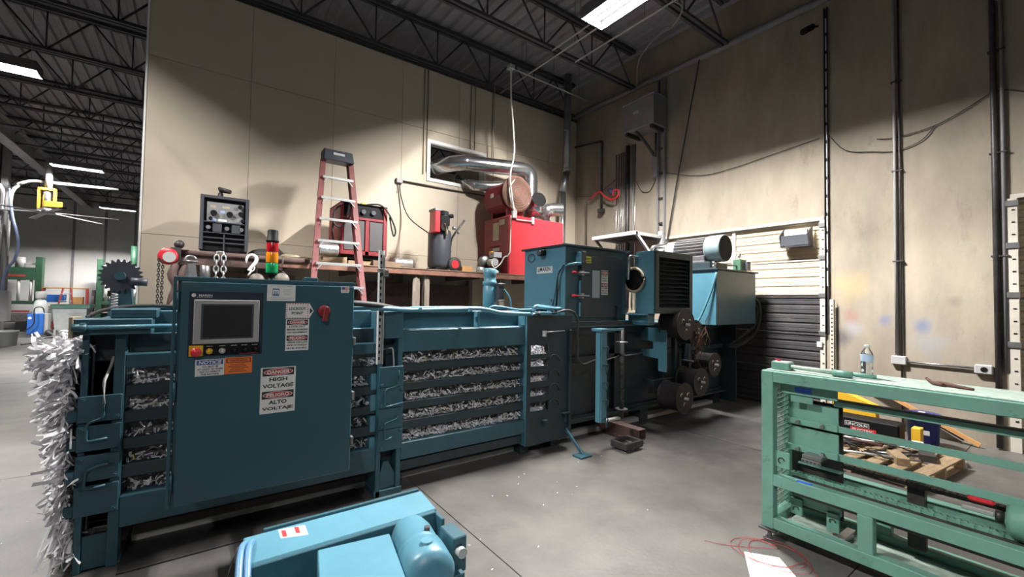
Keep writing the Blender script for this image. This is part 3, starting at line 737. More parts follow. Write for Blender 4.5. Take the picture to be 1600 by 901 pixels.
for z in (1.68, 1.95):
    h = MB().cyl((3.53, HY0 - 0.06, z), (3.72, HY0 - 0.06, z), 0.01, n=8).build('toggle_clamp', M['steel'], dr)
    MB().cyl((3.44, HY0 - 0.07, z), (3.53, HY0 - 0.06, z), 0.015, 0.011, n=8).build('toggle_grip', M['brightred'], dr)
    one('clamp_base', M['steel'], dr, 0.002, (3.6, 3.64, HY0 - 0.06, HY0 - 0.0, z - 0.03, z + 0.03))
one('sticker', M['lime'], ho, 0, (3.68, 3.78, HY0 - 0.032, HY0 - 0.0305, 2.07, 2.15))
for i in range(3): one('print_line', M['ink'], ho, 0, (3.69, 3.77 - 0.015 * (i % 2), HY0 - 0.0328, HY0 - 0.032, 2.085 + 0.02 * i, 2.092 + 0.02 * i))
X_, Z_ = V(1, 0, 0), V(0, 0, 1)
def danger(parent, x0, x1, y, z0, z1, lines, small=False):
    """two-part DANGER / PELIGRO label on a face that looks towards -Y"""
    lb = one('warning_label', M['label'], parent, 0, (x0, x1, y - 0.001, y, z0, z1))
    w = x1 - x0; h = z1 - z0; cx = (x0 + x1) / 2
    for k, word in enumerate(('DANGER', 'PELIGRO')):
        top = z1 - k * h / 2 - h * 0.02; bh = h * 0.165
        one('banner', M['ink'], lb, 0, (x0 + w * 0.05, x1 - w * 0.05, y - 0.0016, y - 0.001, top - bh, top))
        e = MB(); n = 20
        e._add([(cx + w * 0.42 * math.cos(2 * math.pi * i / n), y - 0.0022, top - bh / 2 + bh * 0.44 * math.sin(2 * math.pi * i / n)) for i in range(n)], [tuple(range(n))])
        e.build('oval', M['label'], lb)
        e = MB()
        e._add([(cx + w * 0.40 * math.cos(2 * math.pi * i / n), y - 0.0026, top - bh / 2 + bh * 0.38 * math.sin(2 * math.pi * i / n)) for i in range(n)], [tuple(range(n))])
        e.build('oval', M['redink'], lb)
        text(word, 'lettering', M['label'], lb, (cx, y - 0.003, top - bh / 2), X_, Z_, h=bh * 0.45, w=w * 0.64, bold=0.03)
        ls = lines[k]; ah = h / 2 - bh - h * 0.05
        for i, s in enumerate(ls):
            lh = ah / len(ls)
            text(s, 'lettering', M['ink'], lb, (cx, y - 0.0016, top - bh - lh * (i + 0.55)), X_, Z_, h=lh * 0.62, w=min(w * 0.88, len(s) * lh * 0.62), bold=0.032)
    return lb
danger(ho, 3.96, 4.08, HY0 - 0.0305, 1.70, 2.0, (['DO NOT OPERATE', 'WITHOUT', 'GUARDS'], ['NO OPERE', 'SIN LOS', 'PROTECTORES']))
# name plate and fittings on the side that looks along the tunnel (-X face: right is -Y)
Yn = V(0, -1, 0)
pl = one('name_plate', M['label'], ho, 0.001, (HX0 - 0.014, HX0 - 0.012, 3.82, 4.11, 1.95, 2.03))
text('MAREN', 'lettering', M['ink'], pl, (HX0 - 0.015, 3.95, 2.0), Yn, Z_, h=0.05, w=0.19, bold=0.025)
MB().cyl((HX0 - 0.0145, 4.07, 1.99), (HX0 - 0.016, 4.07, 1.99), 0.026, n=14).build('emblem', M['hmi'], pl)
lm = one('side_lamp', M['black'], ho, 0.008, (HX0 - 0.08, HX0 - 0.012, 3.93, 4.03, 2.16, 2.23))
MB().cyl((HX0 - 0.1, 3.98, 2.195), (HX0 - 0.04, 3.98, 2.195), 0.03, n=12).build('lamp_ring', M['charcoal'], lm)
MB().torus((HX0 - 0.03, 4.2, 2.15), (1, 0.3, 0), 0.05, 0.005, 16, 6).build('cable_loop', M['rubber'], ho)
MB().tube(rounded([(3.56, 3.53, 2.06), (3.45, 3.53, 2.05), (3.34, 3.66, 2.0), (3.34, 3.7, 1.8), (3.34, 3.78, 1.47)], 0.09, 6), 0.012, 8).build('cable', TL, ho)
MB().tube(rounded([(3.37, 3.6, 2.03), (3.34, 3.68, 1.92), (3.34, 3.69, 1.47)], 0.06, 4), 0.01, 8).build('cable', M['rubber'], ho)
MB().cyl((3.39, 3.8, 1.62), (3.36, 3.8, 1.62), 0.02, n=10).build('plug', M['charcoal'], ho)

# ---------------------------------------------------------------- oil cooler
co = thing('oil_cooler', 'teal boxy oil cooler with dark louvred front, between hopper and tank', 'oil cooler', (4.93, 3.5, 1.332))
CX0, CX1, CY0, CY1, CZ0, CZ1 = 4.53, 5.34, 3.2, 3.5, 1.48, 2.26
m = MB(); m.box(CX0, CX1, CY0 + 0.03, CY1, CZ0, CZ0 + 0.02).box(CX0, CX1, CY0 + 0.03, CY1, CZ1 - 0.02, CZ1).box(CX0, CX0 + 0.02, CY0 + 0.03, CY1, CZ0, CZ1).box(CX1 - 0.02, CX1, CY0 + 0.03, CY1, CZ0, CZ1).box(CX0, CX1, CY1 - 0.02, CY1, CZ0, CZ1)
m.build('housing', T, co, 0.003)
one('side_sheet', TL, co, 0.002, (CX0 - 0.01, CX0, CY0 + 0.02, CY1, CZ0, CZ1))
m = MB(); m.box(CX0, CX0 + 0.07, CY0, CY0 + 0.03, CZ0, CZ1).box(CX1 - 0.07, CX1, CY0, CY0 + 0.03, CZ0, CZ1).box(CX0 + 0.07, CX1 - 0.07, CY0, CY0 + 0.03, CZ0, CZ0 + 0.07).box(CX0 + 0.07, CX1 - 0.07, CY0, CY0 + 0.03, CZ1 - 0.08, CZ1)
m.build('front_frame', TD, co, 0.003)
for k in range(12):
    z = CZ0 + 0.09 + k * 0.052
    MB().obox(((CX0 + CX1) / 2, CY0 + 0.03, z), (CX1 - CX0 - 0.14, 0.05, 0.004), (1, 0, 0), (0, 1, 0.75), (0, -0.75, 1)).build('louvre', TD, co)
one('core', M['black'], co, 0, (CX0 + 0.03, CX1 - 0.03, CY0 + 0.09, CY0 + 0.12, CZ0 + 0.03, CZ1 - 0.03))
one('stand', TL, co, 0.003, (CX0 - 0.02, CX0 + 0.12, 3.3, 3.6, 1.36, CZ0), (CX0, CX0 + 0.1, 3.3, 3.62, 1.332, 1.36)); one('stand', TL, co, 0.003, (CX1 - 0.12, CX1, 3.3, 3.62, 1.332, CZ0))
one('mount_plate', TL, co, 0.002, (4.4, 4.66, 3.3, 3.62, 1.455, 1.47))
MB().tube(rounded([(4.6, 3.45, 2.2), (4.4, 3.5, 2.2), (4.4, 3.52, 1.9)], 0.04), 0.022, 8).build('coolant_pipe', M['galv'], co)
MB().torus((4.49, 3.5, 1.9), (1, 0, 0), 0.15, 0.018, 24, 8).build('fan_shroud', M['tan'], co); MB().cyl((4.49, 3.5, 1.9), (4.52, 3.5, 1.9), 0.145, n=24).build('fan_disc', M['black'], co)
MB().cyl((4.46, 3.4, 1.9), (4.53, 3.4, 1.9), 0.06, n=12).build('fan_motor', M['black'], co)

# ---------------------------------------------------------------- hydraulic power unit
TX0, TX1, TY0, TY1, TZ0, TZ1 = 5.95, 7.13, 3.2, 3.95, 1.312, 2.1
hy = thing('hydraulic_tank', 'big teal hydraulic oil tank carrying an electric motor, beside the door', 'oil tank', ((TX0 + TX1) / 2, 3.6, TZ0))
one('tank', T, hy, 0.006, (TX0, TX1, TY0, TY1, TZ0, TZ1))
one('side_sheet', TL, hy, 0.002, (TX0 - 0.01, TX0, TY0, TY1, TZ0, TZ1))
one('tank_lid', TD, hy, 0.003, (TX0 - 0.03, TX1 + 0.03, TY0 - 0.03, TY1 + 0.03, TZ1, TZ1 + 0.025))
mx, mz = 6.2, 2.43
mo = MB().lathe([(0.0, 0), (0.10, 0.0), (0.19, 0.06), (0.19, 0.24), (0.16, 0.25), (0.16, 0.75), (0.17, 0.76), (0.17, 0.9), (0.09, 0.93), (0.07, 1.1), (0, 1.1)], (mx, 3.2, mz), (0, 1, 0), 28).build('pump_motor', M['lgrey'], hy)
MB().lathe([(0.195, 0.0), (0.2, 0.02), (0.2, 0.22), (0.19, 0.235)], (mx, 3.2, mz), (0, 1, 0), 28).build('fan_cover', M['motorgrey'], mo)
MB().cyl((mx, 3.195, mz), (mx, 3.21, mz), 0.185, n=28).build('fan_grille', M['black'], mo)
for k in range(24):
    a = 2 * math.pi * k / 24
    MB().obox((mx + 0.175 * math.cos(a), 3.7, mz + 0.175 * math.sin(a)), (0.04, 0.5, 0.006), (math.cos(a), 0, math.sin(a)), (0, 1, 0), (-math.sin(a), 0, math.cos(a))).build('cooling_fin', M['grey'], mo)
one('motor_foot', M['steel'], mo, 0.004, (mx - 0.22, mx + 0.22, 3.4, 3.95, TZ1 + 0.12, TZ1 + 0.145), (mx - 0.2, mx - 0.15, 3.42, 3.93, TZ1 + 0.145, TZ1 + 0.22), (mx + 0.15, mx + 0.2, 3.42, 3.93, TZ1 + 0.145, TZ1 + 0.22))
one('motor_base', TD, hy, 0.004, (mx - 0.25, mx + 0.25, 3.3, 4.0, TZ1 + 0.025, TZ1 + 0.12))
MB().tube(rounded([(5.9, 4.25, 2.15), (5.9, 4.25, 2.52), (6.1, 4.15, 2.55), (6.25, 4.15, 2.5)], 0.06), 0.03, 8).build('suction_pipe', M['galv'], hy)
vb = one('valve_block', M['farg'], hy, 0.006, (6.85, 7.05, 3.3, 3.42, TZ1 + 0.04, TZ1 + 0.22)); one('solenoid', M['charcoal'], vb, 0.004, (7.0, 7.1, 3.26, 3.38, TZ1 + 0.06, TZ1 + 0.19))
MB().cyl((6.9, 3.34, TZ1 + 0.22), (6.9, 3.34, TZ1 + 0.26), 0.008, n=8).cyl((6.9, 3.33, TZ1 + 0.285), (6.9, 3.36, TZ1 + 0.285), 0.035, n=16).build('pressure_gauge', M['lgrey'], vb)
MB().cyl((6.3, 3.36, TZ1 + 0.12), (6.9, 3.36, TZ1 + 0.12), 0.012, n=8).build('pressure_line', M['steel'], hy)
MB().cyl((6.05, 3.3, TZ1 + 0.02), (6.05, 3.3, TZ1 + 0.08), 0.03, n=12).sph((6.05, 3.3, TZ1 + 0.1), 0.035).build('filler_cap', M['galv'], hy)
MB().tube([(6.0, 3.22, 2.12), (5.93, 3.2, 2.02), (5.9, 3.25, 1.8), (5.86, 3.33, 1.55), (5.8, 3.4, 1.35), (5.75, 3.5, 1.25)], 0.016, 8, sub=5).build('hose', TL, hy)
for k, (a, b) in enumerate(((0.0, 0.0), (0.06, 0.05), (0.02, -0.1))):
    MB().tube([(7.12, 3.3 + a, 1.75 + b), (7.22, 3.2 + a, 1.65 + b), (7.27 - 0.05 * k, 3.2 + a, 1.4), (7.2, 3.25 + a, 1.15 - b), (7.0, 3.35 + a, 1.0 - b), (6.85, 3.5, 0.95)], 0.024, 8, sub=5).build('hose', M['rubber'], hy)

# ---------------------------------------------------------------- wire spools on pegs
def spool_at(x, z, yf, r, wdt, label):
    t = thing('wire_spool', label, 'wire spool', (x, yf, z), 'baling wire spools on the baler side')
    y1 = yf + wdt
    MB().lathe([(r, 0), (r, 0.012), (r * 0.28, 0.012)], (x, yf, z), (0, 1, 0), 28).build('flange', M['spoolblack'], t)
    MB().lathe([(r * 0.28, -0.012), (r, -0.012), (r, 0)], (x, y1, z), (0, 1, 0), 28).build('flange', M['spoolblack'], t)
    n = 16; prof = [(r * 0.25, 0.012)]
    for i in range(n): prof += [(r * 0.88, 0.014 + (wdt - 0.03) * i / n), (r * 0.905, 0.014 + (wdt - 0.03) * (i + 0.5) / n)]
    prof += [(r * 0.25, wdt - 0.013)]
    MB().lathe(prof, (x, yf, z), (0, 1, 0), 26).build('wire_coil', M['wire'], t)
    MB().cyl((x, yf - 0.05, z), (x, 3.66, z), 0.018, n=10).build('peg', M['steel'], t)
    for k in range(3):
        a = 0.5 + 2.09 * k
        c = (x + r * 0.42 * math.cos(a), z + r * 0.42 * math.sin(a))
        MB().torus((c[0], yf - 0.002, c[1]), (0, 1, 0), r * 0.13, 0.006, 12, 6, arc=0.6).build('hand_hole', M['galv'], t)
    return t
spool_at(5.06, 1.34, 3.12, 0.2, 0.28, 'topmost full wire spool, right under the louvred cooler')
sp2 = spool_at(5.42, 1.22, 3.2, 0.17, 0.2, 'half-used wire spool with tangled rusty wire below the tank')
spool_at(5.82, 0.77, 3.15, 0.165, 0.22, 'wire spool hanging farthest right, alone beside the end plate')
spool_at(5.44, 0.57, 3.13, 0.18, 0.28, 'middle spool of the lower wire spools')
spool_at(5.05, 0.40, 3.13, 0.195, 0.28, 'lowest wire spool, nearest the floor')
m = MB()
for k in range(26):
    p = Vector((5.42, 3.17, 1.2)); q = [p]
    for j in range(5):
        p = p + Vector((rnd.uniform(-.07, .09), rnd.uniform(-.05, .05), rnd.uniform(-.16, .1))); q.append(p)
    m.tube(q, 0.0035, 4, sub=3)
m.build('loose_wire', M['brownl'], sp2)

# ---------------------------------------------------------------- shredded paper
def strips(m, n, fn, w, ln, seg=4, curl=0.5, bendy=1.1):
    for _ in range(n):
        p, nrm, hang = fn()
        p = Vector(p); d = Vector(hang) + Vector((rnd.gauss(0, 1), rnd.gauss(0, 1), rnd.gauss(0, 1))) * curl
        d.normalize()
        side = d.cross(Vector(nrm) + Vector((rnd.gauss(0, .4), rnd.gauss(0, .4), rnd.gauss(0, .4))))
        if side.length < 1e-3: continue
        side.normalize()
        L = rnd.uniform(*ln); ww = rnd.uniform(*w) / 2
        bend = Vector((rnd.gauss(0, .5), rnd.gauss(0, .5), -0.35 + rnd.gauss(0, .4)))
        vs = []
        for i in range(seg + 1):
            vs += [p - side * ww, p + side * ww]
            p = p + d * (L / seg); d = (d + bend * (bendy / seg)).normalized()
            side = (side + Vector((rnd.gauss(0, .2), rnd.gauss(0, .2), rnd.gauss(0, .2)))); side = (side - d * side.dot(d)).normalized()
        m._add(vs, [(2 * i, 2 * i + 1, 2 * i + 3, 2 * i + 2) for i in range(seg)], True)
    return m
# packed bale inside the tunnel
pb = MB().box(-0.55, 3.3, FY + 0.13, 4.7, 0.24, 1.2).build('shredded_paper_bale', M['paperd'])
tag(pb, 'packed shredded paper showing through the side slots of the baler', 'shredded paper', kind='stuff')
m = MB(); my = MB(); mv = MB()
for z0, z1 in ROWS:
    for x0, x1, n in ((-0.33, 1.19, 260), (1.42, 2.72, 300), (2.78, 3.03, 190)):
        def fn():
            return (rnd.uniform(x0, x1), FY + rnd.uniform(0.07, 0.135), z0 + (z1 - z0) * (0.02 + 0.75 * rnd.random() ** 1.8)), (0, -1, 0), (rnd.gauss(0, .8), -0.5, -0.25)
        low = z0 < 0.45
        strips(m, n + (300 if low and x0 > 1 else 0), fn, (0.006, 0.014), (0.02, 0.06), 3, 0.7)
        strips(my, 5, fn, (0.006, 0.012), (0.03, 0.07), 3); strips(mv, 5 if x0 < 2.7 else 25 * (z0 < 0.6), fn, (0.006, 0.012), (0.02, 0.05), 3)
m.build('shred', M['paper'], pb)['kind'] = 'stuff'; my.build('yellow_shred', M['papery'], pb)['kind'] = 'stuff'; mv.build('violet_shred', M['paperb'], pb)['kind'] = 'stuff'
# pile bulging out of the discharge end and hanging to the floor
m = MB()
def bulge(z):      # how far the pile sticks out along -X at height z
    return 0.18 * math.exp(-((z - 1.08) / 0.2) ** 2) + 0.13 * math.exp(-((z - 0.72) / 0.25) ** 2) + 0.1 * math.exp(-((z - 0.38) / 0.2) ** 2)
nv, nu = 16, 10
vs = []
for i in range(nv + 1):
    z = 0.12 + (1.3 - 0.12) * i / nv
    for j in range(nu + 1):
        y = 3.52 + 1.2 * j / nu
        e = math.sin(math.pi * min(max((y - 3.48) / 1.28, 0), 1)) ** 0.4
        vs.append((-0.5 - bulge(z) * e * 0.8 + rnd.gauss(0, .012), y, z + rnd.gauss(0, .012)))
m._add(vs, [(i * (nu + 1) + j, i * (nu + 1) + j + 1, (i + 1) * (nu + 1) + j + 1, (i + 1) * (nu + 1) + j) for i in range(nv) for j in range(nu)], True)
n0 = len(vs)
m._add([(-0.49, 3.52, 0.12), (-0.49, 4.72, 0.12), (-0.49, 4.72, 1.3), (-0.49, 3.52, 1.3)], [(0, 1, 2, 3)])
pp = m.build('paper_pile', M['paperc']); tag(pp, 'white shredded paper spilling from the discharge end down to the floor', 'shredded paper', kind='stuff')
m = MB(); my = MB()
def pile():
    z = 0.1 + 1.22 * rnd.random() ** 0.85; y = rnd.uniform(3.46, 4.75)
    e = math.sin(math.pi * min(max((y - 3.42) / 1.4, 0), 1)) ** 0.4
    b = bulge(z) * e
    return (-0.52 - b * rnd.uniform(0.6, 1.0), y, z), (-1, -0.4, 0.3), (-0.75, rnd.gauss(0, .7), -0.2 if z > 0.9 else -0.75)
strips(m, 6500, pile, (0.009, 0.022), (0.05, 0.14), 6, 0.6, 2.2)
def top():
    return (-0.52 - rnd.random() ** 0.7 * 0.19, rnd.uniform(3.55, 4.7), 1.18 + rnd.uniform(0, 0.12)), (0, 0, 1), (-1, rnd.gauss(0, .8), -0.15)
strips(m, 1500, top, (0.01, 0.024), (0.05, 0.14), 6, 0.6, 2.0)
def tail():
    return (rnd.uniform(-0.62, -0.52), rnd.uniform(3.5, 4.1), rnd.uniform(0.18, 0.42)), (-1, -0.4, 0), (rnd.gauss(-.1, .1), rnd.gauss(0, .1), -1)
strips(m, 260, tail, (0.01, 0.022), (0.12, 0.3), 5, 0.12)
m.build('shred', M['paper'], pp)['kind'] = 'stuff'
strips(my, 14, pile, (0.02, 0.03), (0.04, 0.07), 3); my.build('yellow_shred', M['papery'], pp)['kind'] = 'stuff'
# ================================================================ control cabinet
cb = thing('control_cabinet', 'teal electrical control cabinet with touch screen and danger labels', 'control cabinet', (0.37, 3.05, 0.49))
K0, K1, KZ0, KZ1, KY = -0.085, 0.825, 0.49, 1.695, 2.9
one('body', M['cab'], cb, 0.004, (K0, K1, KY + 0.0, KY + 0.28, KZ0, KZ1))
one('rain_flange', M['cab'], cb, 0.002, (K0 - 0.012, K1 + 0.01, KY - 0.018, KY + 0.0, KZ1 - 0.012, KZ1 + 0.012), (K0 - 0.02, K0 - 0.006, KY - 0.02, KY + 0.02, KZ0, KZ1 + 0.012))
kd = one('door', M['cab'], cb, 0.004, (K0 + 0.012, K1, KY - 0.028, KY - 0.002, KZ0 + 0.006, KZ1 - 0.014))
for z in (0.62, 1.1, 1.58): MB().cyl((K0, KY - 0.015, z - 0.05), (K0, KY - 0.015, z + 0.05), 0.008, n=8).build('hinge', M['cab'], kd)
for z in (0.66, 0.95, 1.3): one('door_clamp', M['steel'], kd, 0.002, (K1, K1 + 0.018, KY - 0.03, KY + 0.01, z, z + 0.05))
one('bracket', T, cb, 0.004, (K0 + 0.2, K0 + 0.28, KY + 0.28, FY - 0.0, 0.6, 0.66), (K1 - 0.12, K1 - 0.04, KY + 0.28, FY + 0.0, 0.6, 0.66), (K0 + 0.2, K0 + 0.28, KY + 0.28, FY + 0.01, 1.17, 1.23), (K1 - 0.12, K1 - 0.04, KY + 0.28, FY + 0.01, 1.17, 1.23))
DY = KY - 0.028
pn = one('operator_panel', M['navy'], kd, 0.002, (-0.035, 0.31, DY - 0.004, DY, 1.275, 1.628))
hm = one('touch_screen', M['hmi'], pn, 0.004, (-0.015, 0.29, DY - 0.022, DY - 0.004, 1.345, 1.585))
one('screen_bezel', M['charcoal'], hm, 0.008, (0.018, 0.262, DY - 0.024, DY - 0.02, 1.37, 1.562))
one('screen', M['screen'], hm, 0, (0.028, 0.252, DY - 0.0255, DY - 0.024, 1.378, 1.553))
text('MAREN', 'lettering', M['label'], pn, (0.035, DY - 0.0045, 1.608), X_, Z_, h=0.012, w=0.06, bold=0.02)
MB().cyl((-0.017, DY - 0.004, 1.608), (-0.017, DY - 0.006, 1.608), 0.010, n=16).build('emblem', M['label'], pn)
one('underline', M['label'], pn, 0, (-0.005, 0.065, DY - 0.0048, DY - 0.004, 1.597, 1.5985))
es = one('stop_plate', M['yellow'], pn, 0.001, (-0.03, 0.032, DY - 0.006, DY - 0.004, 1.28, 1.338))
MB().lathe([(0.012, 0), (0.012, 0.02), (0.023, 0.02), (0.024, 0.03), (0.02, 0.036), (0, 0.038)], (0.001, DY - 0.006, 1.304), (0, -1, 0), 20).build('stop_button', M['brightred'], es)
one('switch_plate', M['black'], pn, 0.002, (0.036, 0.3, DY - 0.007, DY - 0.004, 1.282, 1.338))
for x, mt in ((0.06, M['yellow']), (0.118, M['lgrey']), (0.172, M['black']), (0.222, M['black']), (0.272, M['black'])):
    b = MB().lathe([(0.016, 0), (0.016, 0.01), (0.012, 0.012), (0.012, 0.024), (0, 0.026)], (x, DY - 0.007, 1.305), (0, -1, 0), 18).build('selector_switch', mt, pn)
    one('legend', M['lgrey'], pn, 0, (x - 0.014, x + 0.014, DY - 0.0078, DY - 0.007, 1.33, 1.3335))
one('pointer', M['label'], pn, 0, (0.116, 0.12, DY - 0.036, DY - 0.033, 1.298, 1.318)); one('legend', M['redink'], pn, 0, (0.2, 0.29, DY - 0.0078, DY - 0.007, 1.283, 1.286))
# maker's card
lb = one('maker_label', M['label'], kd, 0, (0.327, 0.477, DY - 0.001, DY, 1.582, 1.678))
lg = one('emblem', M['logoblue'], lb, 0, (0.355, 0.39, DY - 0.0016, DY - 0.001, 1.612, 1.656))
text('m', 'lettering', M['label'], lg, (0.3725, DY - 0.0018, 1.636), X_, Z_, h=0.026, w=0.03, bold=0.04)
one('print_line', M['inkgrey'], lb, 0, *[(0.357, 0.389, DY - 0.0022, DY - 0.0016, 1.615, 1.6165)])
for z, a, b in ((1.67, 0.345, 0.46), (1.65, 0.412, 0.455), (1.64, 0.412, 0.45), (1.63, 0.412, 0.457), (1.62, 0.415, 0.447), (1.6, 0.34, 0.465), (1.591, 0.345, 0.46)):
    one('print_line', M['inkgrey'], lb, 0, (a, b, DY - 0.0016, DY - 0.001, z, z + 0.0022))
# lockout label with arrow end
y = DY
q = MB(); q.prism([(0.428, y, 1.478), (0.558, y, 1.478), (0.582, y, 1.524), (0.558, y, 1.57), (0.428, y, 1.57)], (0, -0.001, 0)); lk = q.build('lockout_label', M['label'], kd)
for k in range(9):
    for zz in (1.566, 1.482):
        q = MB(); x0 = 0.432 + k * 0.0143; q._add([(x0, y - 0.0012, zz - 0.003), (x0 + 0.005, y - 0.0012, zz - 0.003), (x0 + 0.009, y - 0.0012, zz + 0.003), (x0 + 0.004, y - 0.0012, zz + 0.003)], [(0, 1, 2, 3)]); q.build('hazard_stripe', M['redink'], lk)
for k in range(6):
    q = MB(); z0 = 1.488 + k * 0.013
    q._add([(0.43, y - 0.0012, z0), (0.436, y - 0.0012, z0 + 0.004), (0.436, y - 0.0012, z0 + 0.009), (0.43, y - 0.0012, z0 + 0.005)], [(0, 1, 2, 3)]); q.build('hazard_stripe', M['redink'], lk)
    q = MB(); q._add([(0.545, y - 0.0012, z0), (0.551, y - 0.0012, z0 + 0.004), (0.551, y - 0.0012, z0 + 0.009), (0.545, y - 0.0012, z0 + 0.005)], [(0, 1, 2, 3)]); q.build('hazard_stripe', M['redink'], lk)
q = MB(); q._add([(0.560, y - 0.0012, 1.505), (0.578, y - 0.0012, 1.524), (0.560, y - 0.0012, 1.543)], [(0, 1, 2)]); q.build('arrow', M['ink'], lk)
text('LOCKOUT', 'lettering', M['ink'], lk, (0.491, y - 0.0012, 1.537), X_, Z_, h=0.018, w=0.092, bold=0.03)
text('POINT', 'lettering', M['ink'], lk, (0.491, y - 0.0012, 1.510), X_, Z_, h=0.018, w=0.064, bold=0.03)
danger(kd, 0.43, 0.558, DY, 1.285, 1.474, (['LOCK-OUT', 'BEFORE WORKING', 'ON EQUIPMENT'], ['CERRAR CON LLAVE', 'ANTES DE TRABAJAR', 'EN EL EQUIPO']))
danger(kd, 0.308, 0.492, DY, 0.925, 1.192, (['HIGH', 'VOLTAGE'], ['ALTO', 'VOLTAJE']))
# flag sticker
fg = one('flag_sticker', M['label'], kd, 0, (0.742, 0.792, DY - 0.001, DY, 1.64, 1.682))
for k in range(4): one('stripe', M['redink'], fg, 0, (0.747, 0.787, DY - 0.0016, DY - 0.001, 1.65 + k * 0.0075, 1.6535 + k * 0.0075))
one('canton', M['blueink'], fg, 0, (0.747, 0.765, DY - 0.002, DY - 0.0014, 1.6625, 1.6765))
# disconnect handle
hd = MB().lathe([(0.038, 0), (0.038, 0.012), (0.026, 0.016), (0, 0.016)], (0.64, DY, 1.522), (0, -1, 0), 24).build('disconnect_handle', M['redd'], kd)
MB().obox((0.645, DY - 0.035, 1.503), (0.024, 0.03, 0.085), (1, 0, -0.12), (0, 1, 0), (0.12, 0, 1)).build('lever', M['redd'], hd)
# notice and warning labels
nl = one('notice_label', M['label'], kd, 0, (0.0, 0.131, DY - 0.001, DY, 1.17, 1.26))
q = MB(); q._add([(0.006, DY - 0.0014, 1.23), (0.125, DY - 0.0014, 1.23), (0.125, DY - 0.0014, 1.256), (0.006, DY - 0.0014, 1.256)], [(0, 1, 2, 3)]); q.build('banner', M['blueink'], nl)
text('NOTICE', 'lettering', M['label'], nl, (0.066, DY - 0.0018, 1.243), (1, 0, 0), (0.18, 0, 1), h=0.019, w=0.1, bold=0.03)
for i, s in enumerate(('YOU MUST BE', 'AT LEAST 18 YEARS', 'OLD TO OPERATE', 'THIS MACHINE')):
    text(s, 'lettering', M['ink'], nl, (0.066, DY - 0.0014, 1.22 - i * 0.0135), X_, Z_, h=0.0092, w=0.0068 * len(s), bold=0.03)
wl = one('caution_label', M['orange'], kd, 0, (0.133, 0.263, DY - 0.001, DY, 1.172, 1.264))
one('banner', M['ink'], wl, 0, (0.14, 0.256, DY - 0.0014, DY - 0.001, 1.233, 1.258)); one('banner_field', M['orange'], wl, 0, (0.145, 0.251, DY - 0.0018, DY - 0.0014, 1.2365, 1.2545))
text('WARNING', 'lettering', M['ink'], wl, (0.198, DY - 0.002, 1.2455), X_, Z_, h=0.012, w=0.085, bold=0.02)
for i in range(5): one('print_line', M['ink'], wl, 0, (0.15 + 0.008 * (i % 3), 0.246 - 0.01 * ((i + 1) % 3), DY - 0.0014, DY - 0.001, 1.183 + i * 0.0095, 1.186 + i * 0.0095))
# stack light and top fittings
sl = thing('stack_light', 'red, amber and green stack light on top of the control cabinet', 'stack light', (0.37, 3.1, KZ1 + 0.002))
lx, ly, lz = 0.372, 3.08, KZ1
MB().lathe([(0.0, 0), (0.045, 0), (0.045, 0.012), (0.02, 0.02), (0.02, 0.045), (0.03, 0.05), (0.03, 0.062)], (lx, ly, lz), (0, 0, 1), 16).build('base', M['black'], sl)
z = lz + 0.062
for nm, mt, hgt in (('green_lens', 'lampgreen', 0.064), ('amber_lens', 'lampamber', 0.068), ('red_lens', 'lampred', 0.062)):
    MB().lathe([(0.033, 0), (0.034, 0.004), (0.034, hgt - 0.008), (0.032, hgt - 0.003), (0.032, hgt)], (lx, ly, z), (0, 0, 1), 20).build(nm, M[mt], sl); z += hgt
MB().lathe([(0.036, 0), (0.036, 0.012), (0.031, 0.014), (0.031, 0.07), (0.026, 0.078), (0, 0.08)], (lx, ly, z), (0, 0, 1), 20).build('cap', M['black'], sl)
jb = tag(one('junction_box', T, None, 0.004, (0.55, 0.63, 3.0, 3.08, KZ1, KZ1 + 0.04)), 'tiny teal junction box on the cabinet roof under the ladder', 'junction box')

# ================================================================ foreground conveyor drive
cv = thing('conveyor_drive', 'light blue conveyor drive head with gear motor at the bottom edge', 'conveyor', (0.55, 1.75, 0))
Zc = 0.65
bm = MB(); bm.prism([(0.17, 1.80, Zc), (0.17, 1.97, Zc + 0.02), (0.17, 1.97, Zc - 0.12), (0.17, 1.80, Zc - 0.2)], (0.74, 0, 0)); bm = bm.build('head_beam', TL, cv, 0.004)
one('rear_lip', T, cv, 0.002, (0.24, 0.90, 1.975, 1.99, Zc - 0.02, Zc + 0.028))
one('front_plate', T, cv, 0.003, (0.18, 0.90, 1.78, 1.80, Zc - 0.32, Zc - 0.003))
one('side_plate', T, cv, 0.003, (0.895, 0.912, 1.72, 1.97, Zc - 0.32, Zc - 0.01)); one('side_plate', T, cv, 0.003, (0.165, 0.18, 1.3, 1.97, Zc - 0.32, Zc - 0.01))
ct = MB(); ct.prism([(0.395, 1.76, Zc + 0.0), (0.66, 1.72, Zc + 0.0), (0.575, 1.25, Zc + 0.0), (0.30, 1.25, Zc + 0.0)], (0, 0, -0.2)); ct.build('chain_guard', TL, cv, 0.004)
one('belt_bed', TL, cv, 0.003, (0.18, 0.4, 1.2, 1.72, Zc - 0.16, Zc - 0.13)); one('belt_bed', TL, cv, 0.003, (0.2, 0.88, 0.9, 1.3, Zc - 0.2, Zc - 0.17))
for x in (0.22, 0.8): one('leg', T, cv, 0.003, (x, x + 0.05, 1.85, 1.9, 0, Zc - 0.1)); one('leg', T, cv, 0.003, (x, x + 0.05, 1.0, 1.05, 0, Zc - 0.19))
p0 = V(0.775, 1.80, Zc - 0.06); p1 = V(0.70, 1.38, Zc - 0.05); ax = (p1 - p0).normalized(); ln = (p1 - p0).length
